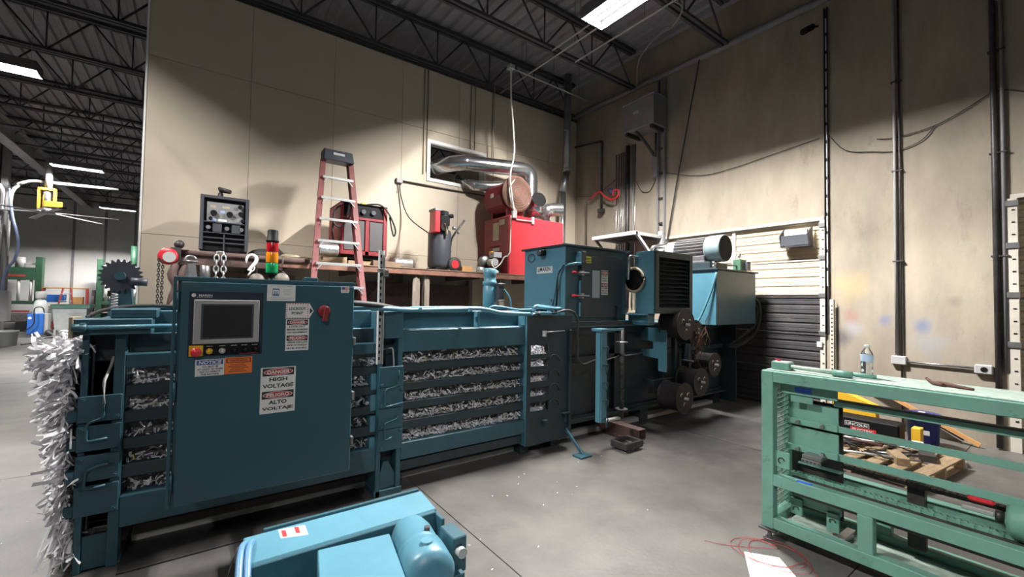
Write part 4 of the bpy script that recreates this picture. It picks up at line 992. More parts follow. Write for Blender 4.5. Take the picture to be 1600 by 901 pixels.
gm = MB().lathe([(0, 0), (0.05, 0.0), (0.08, 0.03), (0.088, 0.08), (0.088, 0.2), (0.093, 0.21), (0.093, 0.225), (0.088, 0.235), (0.096, 0.245), (0.096, 0.35), (0.085, 0.37), (0.05, 0.385), (0, 0.39)], p0, ax, 26).build('gear_motor', TL, cv)
MB().cyl(p0 + ax * 0.30 + V(0, 0, 0.08), p0 + ax * 0.30 + V(0, 0, 0.104), 0.022, n=16).build('oil_plug', TL, gm)
MB().cyl(p0 + ax * 0.2 + V(0.03, 0, 0.075), p0 + ax * 0.2 + V(0.03, 0, 0.1), 0.012, n=8).build('eye_bolt', M['dsteel'], gm)
one('terminal_box', T, gm, 0.004, (0.835, 0.895, 1.50, 1.62, Zc - 0.12, Zc + 0.02))
MB().cyl((0.86, 1.47, Zc - 0.03), (0.86, 1.5, Zc - 0.03), 0.02, n=10).build('cable_gland', M['lgrey'], gm)
one('gear_mount', T, cv, 0.003, (0.70, 0.86, 1.45, 1.8, Zc - 0.16, Zc - 0.09))
lb = MB(); lb._add([(0.29, 1.90, Zc + 0.0125), (0.385, 1.875, Zc + 0.0095), (0.385, 1.945, Zc + 0.0178), (0.29, 1.96, Zc + 0.0195)], [(0, 1, 2, 3)]); lb = lb.build('warning_sticker', M['label'], cv)
for k, (x, mt) in enumerate(((0.298, 'redink'), (0.32, 'inkgrey'), (0.345, 'redink'), (0.366, 'inkgrey'))):
    q = MB(); w = 0.016; q._add([(x, 1.905, Zc + 0.0135), (x + w, 1.9, Zc + 0.013), (x + w, 1.945, Zc + 0.0182), (x, 1.95, Zc + 0.0188)], [(0, 1, 2, 3)]); q.build('print_block', M[mt], lb)
for k, dx in enumerate((0.0, 0.025)):
    MB().tube([(0.16 + dx, 1.2, 0.3), (0.13 + dx, 1.5, 0.5), (0.14 + dx, 1.72, 0.62), (0.155 + dx, 1.86, 0.672), (0.175 + dx, 1.93, 0.66), (0.18 + dx, 1.94, 0.6), (0.17 + dx, 1.93, 0.4)], 0.012, 8, sub=5).build('blue_hose', M['hoseblue'], cv)
MB().tube([(0.15, 1.92, 0.665), (0.125, 1.9, 0.6), (0.115, 1.87, 0.57)], 0.003, 5).build('cable_tie', M['rubber'], cv)

# ================================================================ odds and ends on the floor by the baler
st = thing('steel_tube', 'short rusty square steel tube sticking out under the baler', 'steel tube', (4.15, 3.3, 0))
m = MB(); a = 0.12; tz = 0.04
for b in ((4.09, 4.215, 3.1, 3.7, tz, tz + 0.01), (4.09, 4.215, 3.1, 3.7, tz + a - 0.01, tz + a), (4.09, 4.10, 3.1, 3.7, tz + 0.01, tz + a - 0.01), (4.205, 4.215, 3.1, 3.7, tz + 0.01, tz + a - 0.01)): m.box(*b)
m.build('tube_wall', M['rustd'], st, 0.002)
one('packing_block', M['rustd'], st, 0.003, (4.08, 4.22, 3.3, 3.6, 0, tz))
sk = thing('machine_skate', 'low dark machine skate on the floor beside the steel tube', 'machine skate', (3.9, 3.05, 0))
one('frame', M['dsteel'], sk, 0.004, (3.72, 3.75, 2.98, 3.2, 0.03, 0.1), (3.98, 4.01, 2.98, 3.2, 0.03, 0.1), (3.75, 3.98, 2.98, 3.01, 0.03, 0.1), (3.75, 3.98, 3.17, 3.2, 0.03, 0.1))
for x in (3.8, 3.87, 3.94): MB().cyl((x, 3.01, 0.032), (x, 3.17, 0.032), 0.032, n=12).build('roller', M['steel'], sk)
pt = MB(); pt.prism([(-0.33, 3.34, 0.0), (-0.33, 4.0, 0.0), (-0.33, 4.0, 0.012), (-0.33, 3.34, 0.012)], (1.45, 0, 0)); pt = pt.build('floor_plate', M['dsteel'], None, 0.002, origin=(0.4, 3.6, 0))
tag(pt, 'dark steel plate lying on the floor under the paper end of the baler', 'steel plate')
sh = MB(); sh._add([(2.91, 1.38, 0.004), (3.03, 1.22, 0.002), (2.85, 1.02, 0.003), (2.62, 1.2, 0.012)], [(3, 2, 1, 0)]); sh.prism([(2.91, 1.38, 0.0), (3.03, 1.22, 0.0), (2.85, 1.02, 0.0), (2.62, 1.2, 0.0)], (0, 0, 0.002))
sh = sh.build('paper_sheet', M['sheet'], None, 0, origin=(2.85, 1.2, 0)); tag(sh, 'white sheet of paper lying on the floor by the green frame', 'paper sheet')
rw = MB(); q = []
for i in range(60):
    a = i * 0.28; r = 0.16 + 0.05 * math.sin(i * 0.37)
    q.append((2.96 + r * math.cos(a) + 0.002 * i, 1.27 + r * 1.1 * math.sin(a), 0.008 + 0.004 * math.sin(i * 0.9)))
q = [(2.82, 1.6, 0.004), (2.9, 1.47, 0.004)] + q + [(3.1, 1.1, 0.004), (3.0, 1.0, 0.004)]
rw = rw.tube(q, 0.0018, 4, sub=2).build('red_wire', M['redwire'], None, 0, origin=(2.96, 1.27, 0)); tag(rw, 'loose red wire coiled over the white sheet on the floor', 'wire')
# ================================================================ storage platform along the partition
PZ, EY = 2.1, 6.3
mz_ = thing('storage_platform', 'raised storage platform with rusty front beam along the beige partition', 'platform', (3.6, 6.9, 0))
one('front_beam', M['rust'], mz_, 0.004, (0.85, 7.3, EY, EY + 0.05, PZ - 0.1, PZ - 0.015))
for a, b in ((-0.2, 1.0), (1.0, 2.2), (2.2, 3.4), (3.4, 4.6), (4.6, 5.8), (5.8, 7.35)):
    one('deck_board', M['ply'], mz_, 0.002, (a + 0.003, b - 0.003, EY - 0.01, BY - 0.02, PZ - 0.015, PZ))
rl = MB(); rl.cyl((-0.22, EY - 0.0, PZ + 0.015), (1.2, EY - 0.0, PZ - 0.0), 0.035, n=12); rl.build('hanging_rail', M['rustd'], mz_)
one('front_beam', M['rustd'], mz_, 0.004, (-0.2, 0.85, EY, EY + 0.05, PZ - 0.13, PZ - 0.016))
for x, mt in ((-0.15, 'rustd'), (2.96, 'woodg'), (4.42, 'woodg'), (6.9, 'woodg')):
    one('post', M[mt], mz_, 0.004, (x - 0.045, x + 0.045, EY + 0.05, EY + 0.14, 0, PZ - 0.016))
    one('post', M[mt], mz_, 0.004, (x - 0.045, x + 0.045, BY - 0.12, BY - 0.03, 0, PZ - 0.016))
for x in (0.9, 1.9, 3.9, 5.5): one('cross_joist', M['rustd'], mz_, 0.003, (x, x + 0.05, EY + 0.05, BY - 0.03, PZ - 0.12, PZ - 0.016))
MB().beam((1.75, 6.9, 1.2), (2.6, 6.9, 2.0), 0.06, 0.05).build('brace', M['rustd'], mz_)
bd = MB(); bd.prism([(2.68, 6.26, 0.0), (2.80, 6.26, 0.0), (2.80, 6.26, 1.86), (2.785, 6.26, 1.93), (2.74, 6.26, 1.955), (2.695, 6.26, 1.93), (2.68, 6.26, 1.86)], (0, 0.025, 0))
bd = bd.build('leaning_board', M['woodg'], None, 0.002, origin=(2.74, 6.27, 0)); tag(bd, 'grey round-topped board standing upright against the platform front', 'board')
bk = MB().box(2.1, 4.3, 7.3, 7.34, 0.0, 1.9).build('shade_sheet', M['rustd'], None, 0.003, origin=(3.2, 7.3, 0)); tag(bk, 'added dark sheet that deepens the shade under the platform', 'board')  # added sheet; its dark colour stands in for shade under the platform
bk = MB().box(0.1, 1.2, 7.3, 7.34, 0.0, 1.95).build('shade_sheet', M['ply'], None, 0.003, origin=(0.6, 7.3, 0)); tag(bk, 'added brown sheet that deepens the shade behind the control cabinet', 'board')  # second added sheet, browner, for the shade behind the cabinet

# engine welder, tilted box with dials
ew = thing('engine_welder', 'charcoal engine-driven welder with dials, on the platform behind the cabinet', 'welder', (0.25, 6.9, PZ))
a, b, z0, z1, y0, y1 = 0.0, 0.5, PZ + 0.09, 2.87, 6.55, 7.3
one('shell', M['charcoal'], ew, 0.02, (a, b, y0 + 0.06, y1, z0, z1))
one('front_frame', M['charcoal'], ew, 0.006, (a - 0.01, a + 0.03, y0, y0 + 0.08, z0, z1 + 0.01), (b - 0.03, b + 0.01, y0, y0 + 0.08, z0, z1 + 0.01), (a + 0.03, b - 0.03, y0, y0 + 0.08, z1 - 0.03, z1 + 0.01), (a + 0.03, b - 0.03, y0, y0 + 0.07, 2.535, 2.55), (a + 0.03, b - 0.03, y0, y0 + 0.07, 2.4, 2.415))
one('recess', M['black'], ew, 0, (a + 0.03, b - 0.03, y0 + 0.045, y0 + 0.06, z0, z1 - 0.03))
fp = one('dial_plate', M['grey'], ew, 0.002, (a + 0.06, b - 0.05, y0 + 0.035, y0 + 0.045, 2.555, 2.80))
for x, z, r in ((0.13, 2.66, 0.035), (0.3, 2.66, 0.035), (0.42, 2.68, 0.028), (0.41, 2.77, 0.022), (0.44, 2.59, 0.02), (0.1, 2.59, 0.02)):
    MB().cyl((x, y0 + 0.0, z), (x, y0 + 0.035, z), r, n=16).build('dial', M['black'], fp)
for x, z, w, mt in ((0.09, 2.73, 0.06, 'tan'), (0.22, 2.73, 0.08, 'tan'), (0.2, 2.67, 0.05, 'paleblue'), (0.34, 2.73, 0.04, 'grey'), (0.1, 2.56, 0.06, 'paleblue'), (0.18, 2.56, 0.09, 'label'), (0.35, 2.57, 0.06, 'grey')):
    one('marking', M[mt], fp, 0, (x, x + w, y0 + 0.033, y0 + 0.035, z, z + 0.03))
for x in (0.13, 0.33): one('socket_cover', M['charcoal'], ew, 0.004, (x - 0.005, x + 0.09, y0 + 0.01, y0 + 0.045, 2.42, 2.53))
for x in (0.08, 0.275, 0.43): MB().cyl((x, y0 + 0.01, 2.475), (x, y0 + 0.045, 2.475), 0.025, n=14).build('terminal', M['steel'], ew)
for z in (2.34, 2.28): one('grille_bar', M['charcoal'], ew, 0.002, (a + 0.03, b - 0.03, y0 + 0.01, y0 + 0.03, z, z + 0.014))
one('grille_post', M['charcoal'], ew, 0.002, (0.24, 0.255, y0 + 0.01, y0 + 0.03, z0, 2.4))
one('skid', M['black'], ew, 0.004, (a, b, y0 + 0.05, y1, PZ, z0))
MB().cyl((0.2, 6.7, z1), (0.2, 6.7, z1 + 0.07), 0.03, n=12).tube([(0.2, 6.7, z1 + 0.07), (0.19, 6.69, z1 + 0.12), (0.3, 6.62, z1 + 0.09)], [0.03, 0.035, 0.028], 10).build('exhaust', M['dsteel'], ew)
MB().cyl((0.33, 6.7, z1), (0.33, 6.7, z1 + 0.025), 0.045, n=14).build('fuel_cap', M['charcoal'], ew)
tb = MB().sph((0.72, 6.75, PZ + 0.07), (0.2, 0.22, 0.1)).sph((0.9, 6.8, PZ + 0.05), (0.15, 0.2, 0.08)).build('black_tarp', M['rubber'], None, 0, origin=(0.75, 6.75, PZ)); tag(tb, 'crumpled black tarp on the platform beside the engine welder', 'tarp')
cl = MB()
for k in range(6):
    cl.torus((1.05 + 0.02 * (k % 2), 6.55, PZ + 0.012 + 0.011 * k), (0.05 * (k % 3 - 1), 0.04, 1), 0.2 - 0.015 * (k % 3), 0.010, 24, 6)
cl = cl.build('cable_coil', M['tan'], None, 0, origin=(1.05, 6.55, PZ)); tag(cl, 'flat coil of tan cable on the platform left of the ladder', 'cable coil')
# wooden skid under the red welder
pd = thing('wood_skid', 'low wooden skid under the red welder', 'skid', (2.0, 6.85, PZ))
one('board', M['wood'], pd, 0.003, (1.42, 1.75, 6.5, 7.2, PZ, PZ + 0.11)); one('board', M['wood'], pd, 0.003, (1.77, 2.1, 6.5, 7.2, PZ, PZ + 0.07)); one('board', M['ply'], pd, 0.003, (2.12, 2.55, 6.45, 7.2, PZ, PZ + 0.09))
# red welder
rw_ = thing('red_welder', 'red welding machine with grey mesh panels behind the ladder', 'welder', (2.0, 6.9, PZ + 0.11))
a, b, y0, y1, z0, z1 = 1.66, 2.37, 6.58, 7.25, 2.27, 3.05
one('shell', M['redd'], rw_, 0.01, (a, b, y0 + 0.03, y1, z0, z1 - 0.02))
one('top_cover', M['black'], rw_, 0.008, (a, b, y0 + 0.0, y1, z1 - 0.02, z1))
one('face_frame', M['redd'], rw_, 0.004, (a, a + 0.05, y0, y0 + 0.03, z0, z1 - 0.02), (b - 0.06, b, y0, y0 + 0.03, z0, z1 - 0.02), (a + 0.05, b - 0.06, y0, y0 + 0.03, z0, z0 + 0.06), (a + 0.05, b - 0.06, y0, y0 + 0.03, 2.8, 2.84), (2.03, 2.09, y0, y0 + 0.03, z0, 2.8))
one('control_recess', M['black'], rw_, 0, (a + 0.05, b - 0.06, y0 + 0.02, y0 + 0.031, 2.84, z1 - 0.02))
for x0, x1 in ((a + 0.06, 2.02), (2.1, b - 0.07)): one('mesh_panel', M['meshgrey'], rw_, 0.003, (x0, x1, y0 + 0.012, y0 + 0.029, z0 + 0.07, 2.79))
for x in (1.85, 2.0, 2.15): MB().cyl((x, y0 - 0.01, 2.93), (x, y0 + 0.02, 2.93), 0.035, n=12).build('dial', M['charcoal'], rw_)
one('foot_frame', M['black'], rw_, 0.004, (a + 0.03, b - 0.03, y0 + 0.05, y1, PZ + 0.11, z0))
one('tag', M['yellow'], rw_, 0.003, (1.98, 2.05, y0 + 0.05, y0 + 0.1, z1, z1 + 0.03))
MB().tube([(2.05, y0 + 0.1, z1 + 0.01), (2.25, y0 + 0.0, z1 + 0.02), (2.38, y0 - 0.05, 2.93), (2.48, y0 - 0.06, 2.7), (2.46, y0 - 0.05, 2.6), (2.42, y0 - 0.05, 2.72), (2.4, y0 - 0.02, 2.9)], 0.013, 8, sub=5).build('power_cable', M['rubber'], rw_)
MB().tube([(1.7, y0 - 0.02, 3.0), (1.58, y0 - 0.05, 2.9), (1.55, y0 - 0.05, 2.72), (1.65, y0 - 0.05, 2.66), (1.8, y0 - 0.04, 2.85)], 0.013, 8, sub=5).build('power_cable', M['rubber'], rw_)
MB().tube([(1.56, y0 - 0.02, 2.75), (1.55, y0 - 0.02, 2.55), (1.6, y0 - 0.02, 2.4), (1.66, y0 - 0.02, 2.36)], 0.013, 8, sub=5).build('power_cable', M['rubber'], rw_)
fd = MB(); fd.lathe([(0.085, 0)] + [(0.09 + 0.006 * (i % 2), 0.01 + 0.009 * i) for i in range(28)] + [(0.085, 0.27)], (1.35, 6.52, PZ + 0.11 + 0.097), (1, 0.05, 0), 18); fd = fd.build('foil_duct', M['blockmat'], None, 0, origin=(1.45, 6.5, PZ + 0.1)); tag(fd, 'roll of silver foil duct lying between the ladder rails', 'duct roll')
fd = MB().lathe([(0.06, 0)] + [(0.075 + 0.006 * (i % 2), 0.01 + 0.012 * i) for i in range(24)] + [(0.07, 0.31)], (2.5, 6.62, PZ + 0.085), (1, 0.0, -0.0), 18).build('foil_duct', M['blockmat'], None, 0, origin=(2.6, 6.6, PZ)); tag(fd, 'silver foil duct end lying right of the red welder', 'duct roll')
# stepladder leaning on the platform edge
ld = thing('stepladder', 'red fibreglass stepladder with aluminium steps leaning on the platform', 'ladder', (1.6, 5.6, 0))
def LP(x, z, dy=0): return V(x, 5.56 + 0.295 * z + dy, z)
def lx0(z): return 1.42 - (3.7 - z) * 0.105
def lx1(z): return 1.83 + (3.7 - z) * 0.0 if z > 2.9 else 1.79 + (2.9 - z) * 0.045
for s, fx in ((0, lx0), (1, lambda z: 1.80 + (3.7 - z) * 0.03)):
    m = MB(); m.beam(LP(fx(0), 0.01), LP(fx(3.62), 3.62), 0.03, 0.075); m.build('side_rail', M['redp'], ld, 0.003)
    m = MB(); m.beam(LP(fx(0) + 0.03 * (1 - 2 * s), 0.01, 0.1), LP(fx(3.62) + 0.02 * (1 - 2 * s), 3.62, 0.09), 0.025, 0.04); m.build('rear_rail', M['redp'], ld, 0.003)
for k in range(11):
    z = 3.36 - k * 0.318
    x0, x1 = lx0(z), 1.80 + (3.7 - z) * 0.03
    s = one('step', M['alu'], ld, 0.003, (x0, x1, 5.56 + 0.295 * z - 0.06, 5.56 + 0.295 * z + 0.05, z - 0.012, z + 0.0), (x0, x1, 5.56 + 0.295 * z - 0.065, 5.56 + 0.295 * z - 0.055, z - 0.035, z + 0.002))
    MB().beam(LP(x0 + 0.07, z - 0.03, -0.05), LP(x0 + 0.015, z - 0.1, -0.03), 0.012, 0.012).build('step_brace', M['alu'], s)
    MB().beam(LP(x1 - 0.07, z - 0.03, -0.05), LP(x1 - 0.01, z - 0.1, -0.03), 0.012, 0.012).build('step_brace', M['alu'], s)
tc = MB(); tc.prism([LP(1.405, 3.62, -0.08), LP(1.835, 3.62, -0.08), LP(1.825, 3.8, -0.06), LP(1.42, 3.8, -0.06)], (0, 0.22, 0.0)); tc.build('top_cap', M['charcoal'], ld, 0.01)
one('cap_label', M['lgrey'], ld, 0, (1.54, 1.7, 5.56 + 0.295 * 3.7 - 0.075, 5.56 + 0.295 * 3.7 - 0.07, 3.71, 3.745))
# shop compressor
cp = thing('air_compressor', 'black upright air compressor with red belt guard on the platform', 'compressor', (3.37, 6.72, PZ))
MB().lathe([(0, 0), (0.12, 0.0), (0.19, 0.05), (0.2, 0.1), (0.2, 0.62), (0.18, 0.68), (0.1, 0.72), (0, 0.73)], (3.36, 6.74, PZ + 0.03), (0, 0, 1), 28).build('tank', M['charcoal'], cp)
one('belt_guard', M['brightred'], cp, 0.012, (3.15, 3.25, 6.5, 6.72, PZ + 0.64, PZ + 1.04))
one('guard_edge', M['grey'], cp, 0.008, (3.14, 3.26, 6.49, 6.73, PZ + 1.0, PZ + 1.045))
one('pump', M['black'], cp, 0.012, (3.28, 3.46, 6.55, 6.78, PZ + 0.78, PZ + 0.94)); MB().cyl((3.38, 6.65, PZ + 0.9), (3.4, 6.64, PZ + 1.04), 0.07, n=14).cyl((3.46, 6.65, PZ + 0.96), (3.56, 6.65, PZ + 0.98), 0.035, n=12).build('cylinder_head', M['black'], cp)
for k in range(5): MB().cyl((3.385, 6.65, PZ + 0.92 + k * 0.025), (3.385, 6.65, PZ + 0.93 + k * 0.025), 0.085, n=16).build('cooling_fin', M['charcoal'], cp)
MB().cyl((3.33, 6.72, PZ + 0.72), (3.33, 6.5, PZ + 0.74), 0.07, n=14).build('motor', M['black'], cp)
MB().tube([(3.32, 6.5, PZ + 0.8), (3.36, 6.49, PZ + 0.68), (3.37, 6.5, PZ + 0.6)], 0.02, 8).build('regulator', M['tan'], cp)
MB().cyl((3.5, 6.55, PZ + 0.75), (3.56, 6.53, PZ + 0.75), 0.03, n=12).cyl((3.6, 6.53, PZ + 0.7), (3.62, 6.52, PZ + 0.66), 0.02, n=10).build('pressure_gauge', M['steel'], cp)
MB().tube([(3.56, 6.72, PZ + 0.35), (3.57, 6.7, PZ + 0.58), (3.62, 6.68, PZ + 0.68), (3.78, 6.62, PZ + 0.93)], 0.02, 8).build('handle', M['dsteel'], cp)
for s in (-1, 1):
    yy = 6.74 + s * 0.2
    w = MB().lathe([(0.045, 0), (0.09, 0.0), (0.125, 0.012), (0.125, 0.05), (0.09, 0.062), (0.045, 0.062)], (3.55, yy - 0.03, PZ + 0.126), (0, 1, 0), 24).build('wheel', M['rubber'], cp)
    MB().cyl((3.55, yy - 0.035, PZ + 0.126), (3.55, yy + 0.035, PZ + 0.126), 0.07, n=14).build('wheel_hub', M['brightred'], w)
one('foot', M['black'], cp, 0.004, (3.2, 3.28, 6.55, 6.9, PZ, PZ + 0.06))
bx_ = tag(one('cardboard_box', M['card'], None, 0.003, (3.74, 3.95, 6.6, 6.8, PZ, PZ + 0.11)), 'small orange cardboard box beside the compressor wheel', 'box')
# ---------------------------------------------------------------- waste-oil heater
hx0, hx1, hy0, hy1, hz0, hz1 = 4.65, 6.0, 6.45, 7.3, PZ, 3.22
ht = thing('shop_heater', 'big red shop heater on the platform behind the hopper', 'heater', (5.3, 6.9, PZ))
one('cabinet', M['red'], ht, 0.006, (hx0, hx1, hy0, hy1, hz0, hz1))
one('end_panel', M['redd'], ht, 0.004, (hx0 - 0.02, hx0, hy0 + 0.02, hy1, hz0 + 0.02, hz1 - 0.02))  # darker red than the cabinet, for the shade and dirt of this end
one('data_label', M['tan'], ht, 0, (hx0 - 0.022, hx0 - 0.02, 6.78, 6.98, 2.78, 3.12)); one('data_label', M['tan'], ht, 0, (hx0 - 0.022, hx0 - 0.02, 6.6, 6.77, 3.06, 3.16))
one('panel_rail', M['redd'], ht, 0.003, (hx0 - 0.05, hx0 - 0.02, 6.7, 7.15, 2.66, 2.69)); one('data_label', M['lgrey'], ht, 0, (hx0 - 0.022, hx0 - 0.02, 6.75, 6.98, 2.57, 2.63))
br = thing('oil_burner', 'silver oil burner with white control box on the heater end', 'burner', (4.5, 6.8, PZ))
MB().lathe([(0.0, 0), (0.1, 0), (0.12, 0.03), (0.12, 0.1), (0.1, 0.12), (0, 0.12)], (4.45, 6.95, 2.36), (0.2, 1, 0), 20).build('blower', M['steel'], br)
one('control_box', M['lgrey'], br, 0.004, (4.42, 4.6, 6.62, 6.78, 2.42, 2.52)); MB().cyl((4.44, 6.6, 2.33), (4.44, 6.78, 2.33), 0.07, n=16).build('motor', M['lgrey'], br)
MB().cyl((4.5, 6.85, 2.36), (4.63, 6.85, 2.36), 0.08, n=14).build('snout', M['black'], br); one('stand', M['black'], br, 0.004, (4.38, 4.6, 6.65, 7.0, PZ, 2.24)); one('coil', M['yellow'], br, 0.004, (4.5, 4.56, 6.84, 6.92, 2.48, 2.56))
MB().tube([(4.42, 6.62, 2.4), (4.36, 6.6, 2.3), (4.4, 6.55, 2.22), (4.5, 6.52, 2.3), (4.55, 6.47, 2.42), (4.6, 6.44, 2.44)], 0.012, 8, sub=4).build('conduit', M['cordw'], br)
cone = MB().lathe([(0.0, 0), (0.07, 0.0), (0.09, 0.12), (0.02, 0.14), (0, 0.14)], (4.2, 6.75, PZ), (0.1, 0, 1), 16).build('metal_funnel', M['alu'], None, 0, origin=(4.2, 6.75, PZ)); tag(cone, 'silver metal funnel standing left of the oil burner', 'funnel')
rag = MB().sph((4.32, 6.5, PZ + 0.035), (0.13, 0.08, 0.05), 10, 6).build('white_rag', M['bright'], None, 0, origin=(4.32, 6.5, PZ)); tag(rag, 'white rag lying below the oil burner', 'rag')
# fan drum on top
dm = MB().lathe([(0.0, 0.75), (0.2, 0.74), (0.31, 0.66), (0.31, 0.08), (0.30, 0.06)], (4.85, 6.55, 3.62), (0, 1, 0), 10, False).build('fan_drum', M['redd'], ht)
MB().lathe([(0.12, -0.03), (0.3, 0.0), (0.345, 0.0), (0.345, 0.03), (0.3, 0.05), (0.12, 0.05)], (4.87, 6.52, 3.66), (0, 1, 0), 26).build('fan_ring', M['rust'], dm)
for k in range(7): MB().torus((4.87, 6.49, 3.66), (0, 1, 0), 0.05 + 0.042 * k, 0.004, 24, 4).build('guard_ring', M['steel'], dm)
one('drum_label', M['label'], dm, 0, (4.535, 4.538, 6.85, 6.95, 3.6, 3.68))
one('drum_saddle', M['redd'], ht, 0.004, (4.7, 5.05, 6.6, 6.66, 3.22, 3.4), (4.7, 5.05, 7.1, 7.16, 3.22, 3.4))
one('back_box', M['red'], ht, 0.004, (4.97, 5.08, 6.62, 7.1, 3.22, 3.85))
MB().tube([(4.75, 6.45, 3.9), (4.62, 6.44, 3.7), (4.68, 6.44, 3.45), (4.8, 6.44, 3.28)], 0.012, 8, sub=4).build('conduit', M['cordw'], ht)
jb2 = one('switch_box', M['lgrey'], ht, 0.004, (4.68, 4.78, 6.40, 6.45, 3.16, 3.3)); one('switch_box', M['lgrey'], ht, 0.004, (5.15, 5.21, 6.41, 6.45, 3.1, 3.24))
MB().cyl((4.78, 6.42, 3.14), (5.15, 6.42, 3.15), 0.012, n=8).build('conduit', M['cordw'], ht)
MB().tube([(4.66, 6.43, 3.2), (4.655, 6.43, 2.9), (4.65, 6.43, 2.52), (4.6, 6.44, 2.44)], 0.012, 8).build('conduit', M['cordw'], ht)
wc = MB().tube([(4.68, 6.53, 6.03), (4.67, 6.5, 5.5), (4.7, 6.46, 4.9), (4.72, 6.44, 4.4), (4.62, 6.42, 3.95), (4.66, 6.42, 3.6), (4.72, 6.42, 3.3)], 0.016, 8, sub=5).build('power_cord', M['cordw'], None, 0, origin=(4.7, 6.45, 3.3)); tag(wc, 'white power cord hanging from the roof down to the red heater', 'power cord')
# ducts
def duct(name, label, pts, r, ring=0.35, caps=False, mt='galv'):
    t = thing(name, label, 'duct', pts[0])
    m = MB().tube(pts, r, 20, caps=caps); m.build('pipe', M[mt], t)
    pv = [Vector(p) for p in pts]
    for i in range(len(pv) - 1):
        d = pv[i + 1] - pv[i]
        if d.length > 0.09:
            u = d.normalized()
            MB().cyl(pv[i] + u * 0.0, pv[i] + u * 0.02, r + 0.005, n=20, caps=(False, False)).build('seam', M[mt], t)
    return t
def elbow(c0, c1, c2, rad, k=5):
    return rounded([c0, c1, c2], rad, k)
duct('supply_duct', 'long shiny round duct running from the wall opening to the heater', [(3.62, 8.0, 4.2), (3.72, 7.7, 4.22), (3.9, 7.4, 4.26), (4.1, 7.22, 4.28)] + elbow((4.7, 7.02, 4.30), (5.5, 6.92, 4.32), (5.5, 6.92, 3.22), 0.22)[1:] , 0.15)
duct('return_duct', 'lower shiny duct curving from the wall opening behind the fan drum', [(4.25, 7.75, 4.1), (4.3, 7.5, 4.0), (4.4, 7.38, 3.92)] + elbow((4.7, 7.25, 3.92), (5.2, 7.0, 3.98), (5.2, 6.95, 3.22), 0.2)[0:], 0.1)
oe = duct('duct_elbow', 'open black-mouthed duct elbow facing out from the heater top', [(5.4, 6.62, 3.22), (5.4, 6.62, 3.4), (5.4, 6.6, 3.52), (5.38, 6.54, 3.6), (5.36, 6.46, 3.62)], 0.15)
MB().lathe([(0.14, 0), (0.135, 0.2)], (5.36, 6.46, 3.62), (0.25, 1, -0.1), 20).build('mouth', M['black'], oe)
oe = duct('duct_elbow', 'second open duct elbow turned right towards the concrete wall', [(5.76, 6.74, 3.22), (5.76, 6.74, 3.42), (5.8, 6.73, 3.5), (5.92, 6.69, 3.53), (6.1, 6.62, 3.54)], 0.14)
MB().lathe([(0.13, 0), (0.13, 0.2)], (6.1, 6.62, 3.54), (-1, 0.4, 0.0), 20).build('mouth', M['black'], oe)
fp_ = thing('flue_pipe', 'tall grey flue pipe rising to the roof beside the heater', 'pipe', (6.75, 7.2, 2.1))
MB().cyl((6.78, 7.2, 4.6), (6.8, 7.2, DECK - 0.01), 0.085, n=18).build('upper_pipe', M['steel'], fp_); MB().cyl((6.62, 7.15, 2.1), (6.62, 7.15, 4.1), 0.075, n=18).build('lower_pipe', M['galv'], fp_); MB().cyl((6.62, 7.15, 4.1), (6.78, 7.2, 4.6), 0.08, n=18).build('offset_pipe', M['steel'], fp_)
for z in (4.35, 5.25): MB().cyl((6.78, 7.2, z + 0.3), (6.78, 7.2, z + 0.33), 0.09, n=18).build('band', M['galv'], fp_)
# wall conduits on the partition
wo = thing('wall_outlet', 'small outlet box on the partition with a conduit running to the right', 'outlet', (2.92, BY, 3.78))
one('box', M['grey'], wo, 0.006, (2.86, 2.98, BY - 0.06, BY, 3.74, 3.83)); MB().cyl((2.98, BY - 0.03, 3.79), (4.9, BY - 0.03, 3.8), 0.015, n=8).build('conduit', M['dsteel'], wo)
MB().tube([(2.92, BY - 0.04, 3.74), (2.95, BY - 0.05, 3.5), (3.05, BY - 0.2, 3.1), (3.15, 6.75, 2.75)], 0.01, 6, sub=4).build('cord', M['rubber'], wo)
MB().tube([(2.89, BY - 0.02, 3.74), (2.89, BY - 0.02, 3.55)], 0.006, 6).build('cord', M['rubber'], wo)
for x, za, zb, lab in ((3.39, 4.0, WALLTOP, 'left thin brown conduit beside the duct opening'), (3.46, 4.05, WALLTOP, 'right thin brown conduit beside the duct opening'), (4.42, 4.72, WALLTOP, 'left thin conduit above the duct opening'), (4.52, 4.72, WALLTOP, 'right thin conduit above the duct opening'), (4.95, 4.5, WALLTOP, 'thin conduit right of the duct opening')):
    c = MB().cyl((x, BY - 0.015, za), (x, BY - 0.015, zb), 0.011, n=8).build('conduit', M['tan'], None, 0, origin=(x, BY - 0.015, za)); tag(c, lab, 'conduit', 'conduits on the partition')
c = MB().cyl((4.82, 7.3, 3.95), (4.82, 7.3, DECK - 0.8), 0.008, n=6).build('hanger_rod', M['tan'], None, 0, origin=(4.82, 7.3, 4)); tag(c, 'long thin hanger rod dropping from the joist behind the ducts', 'rod')

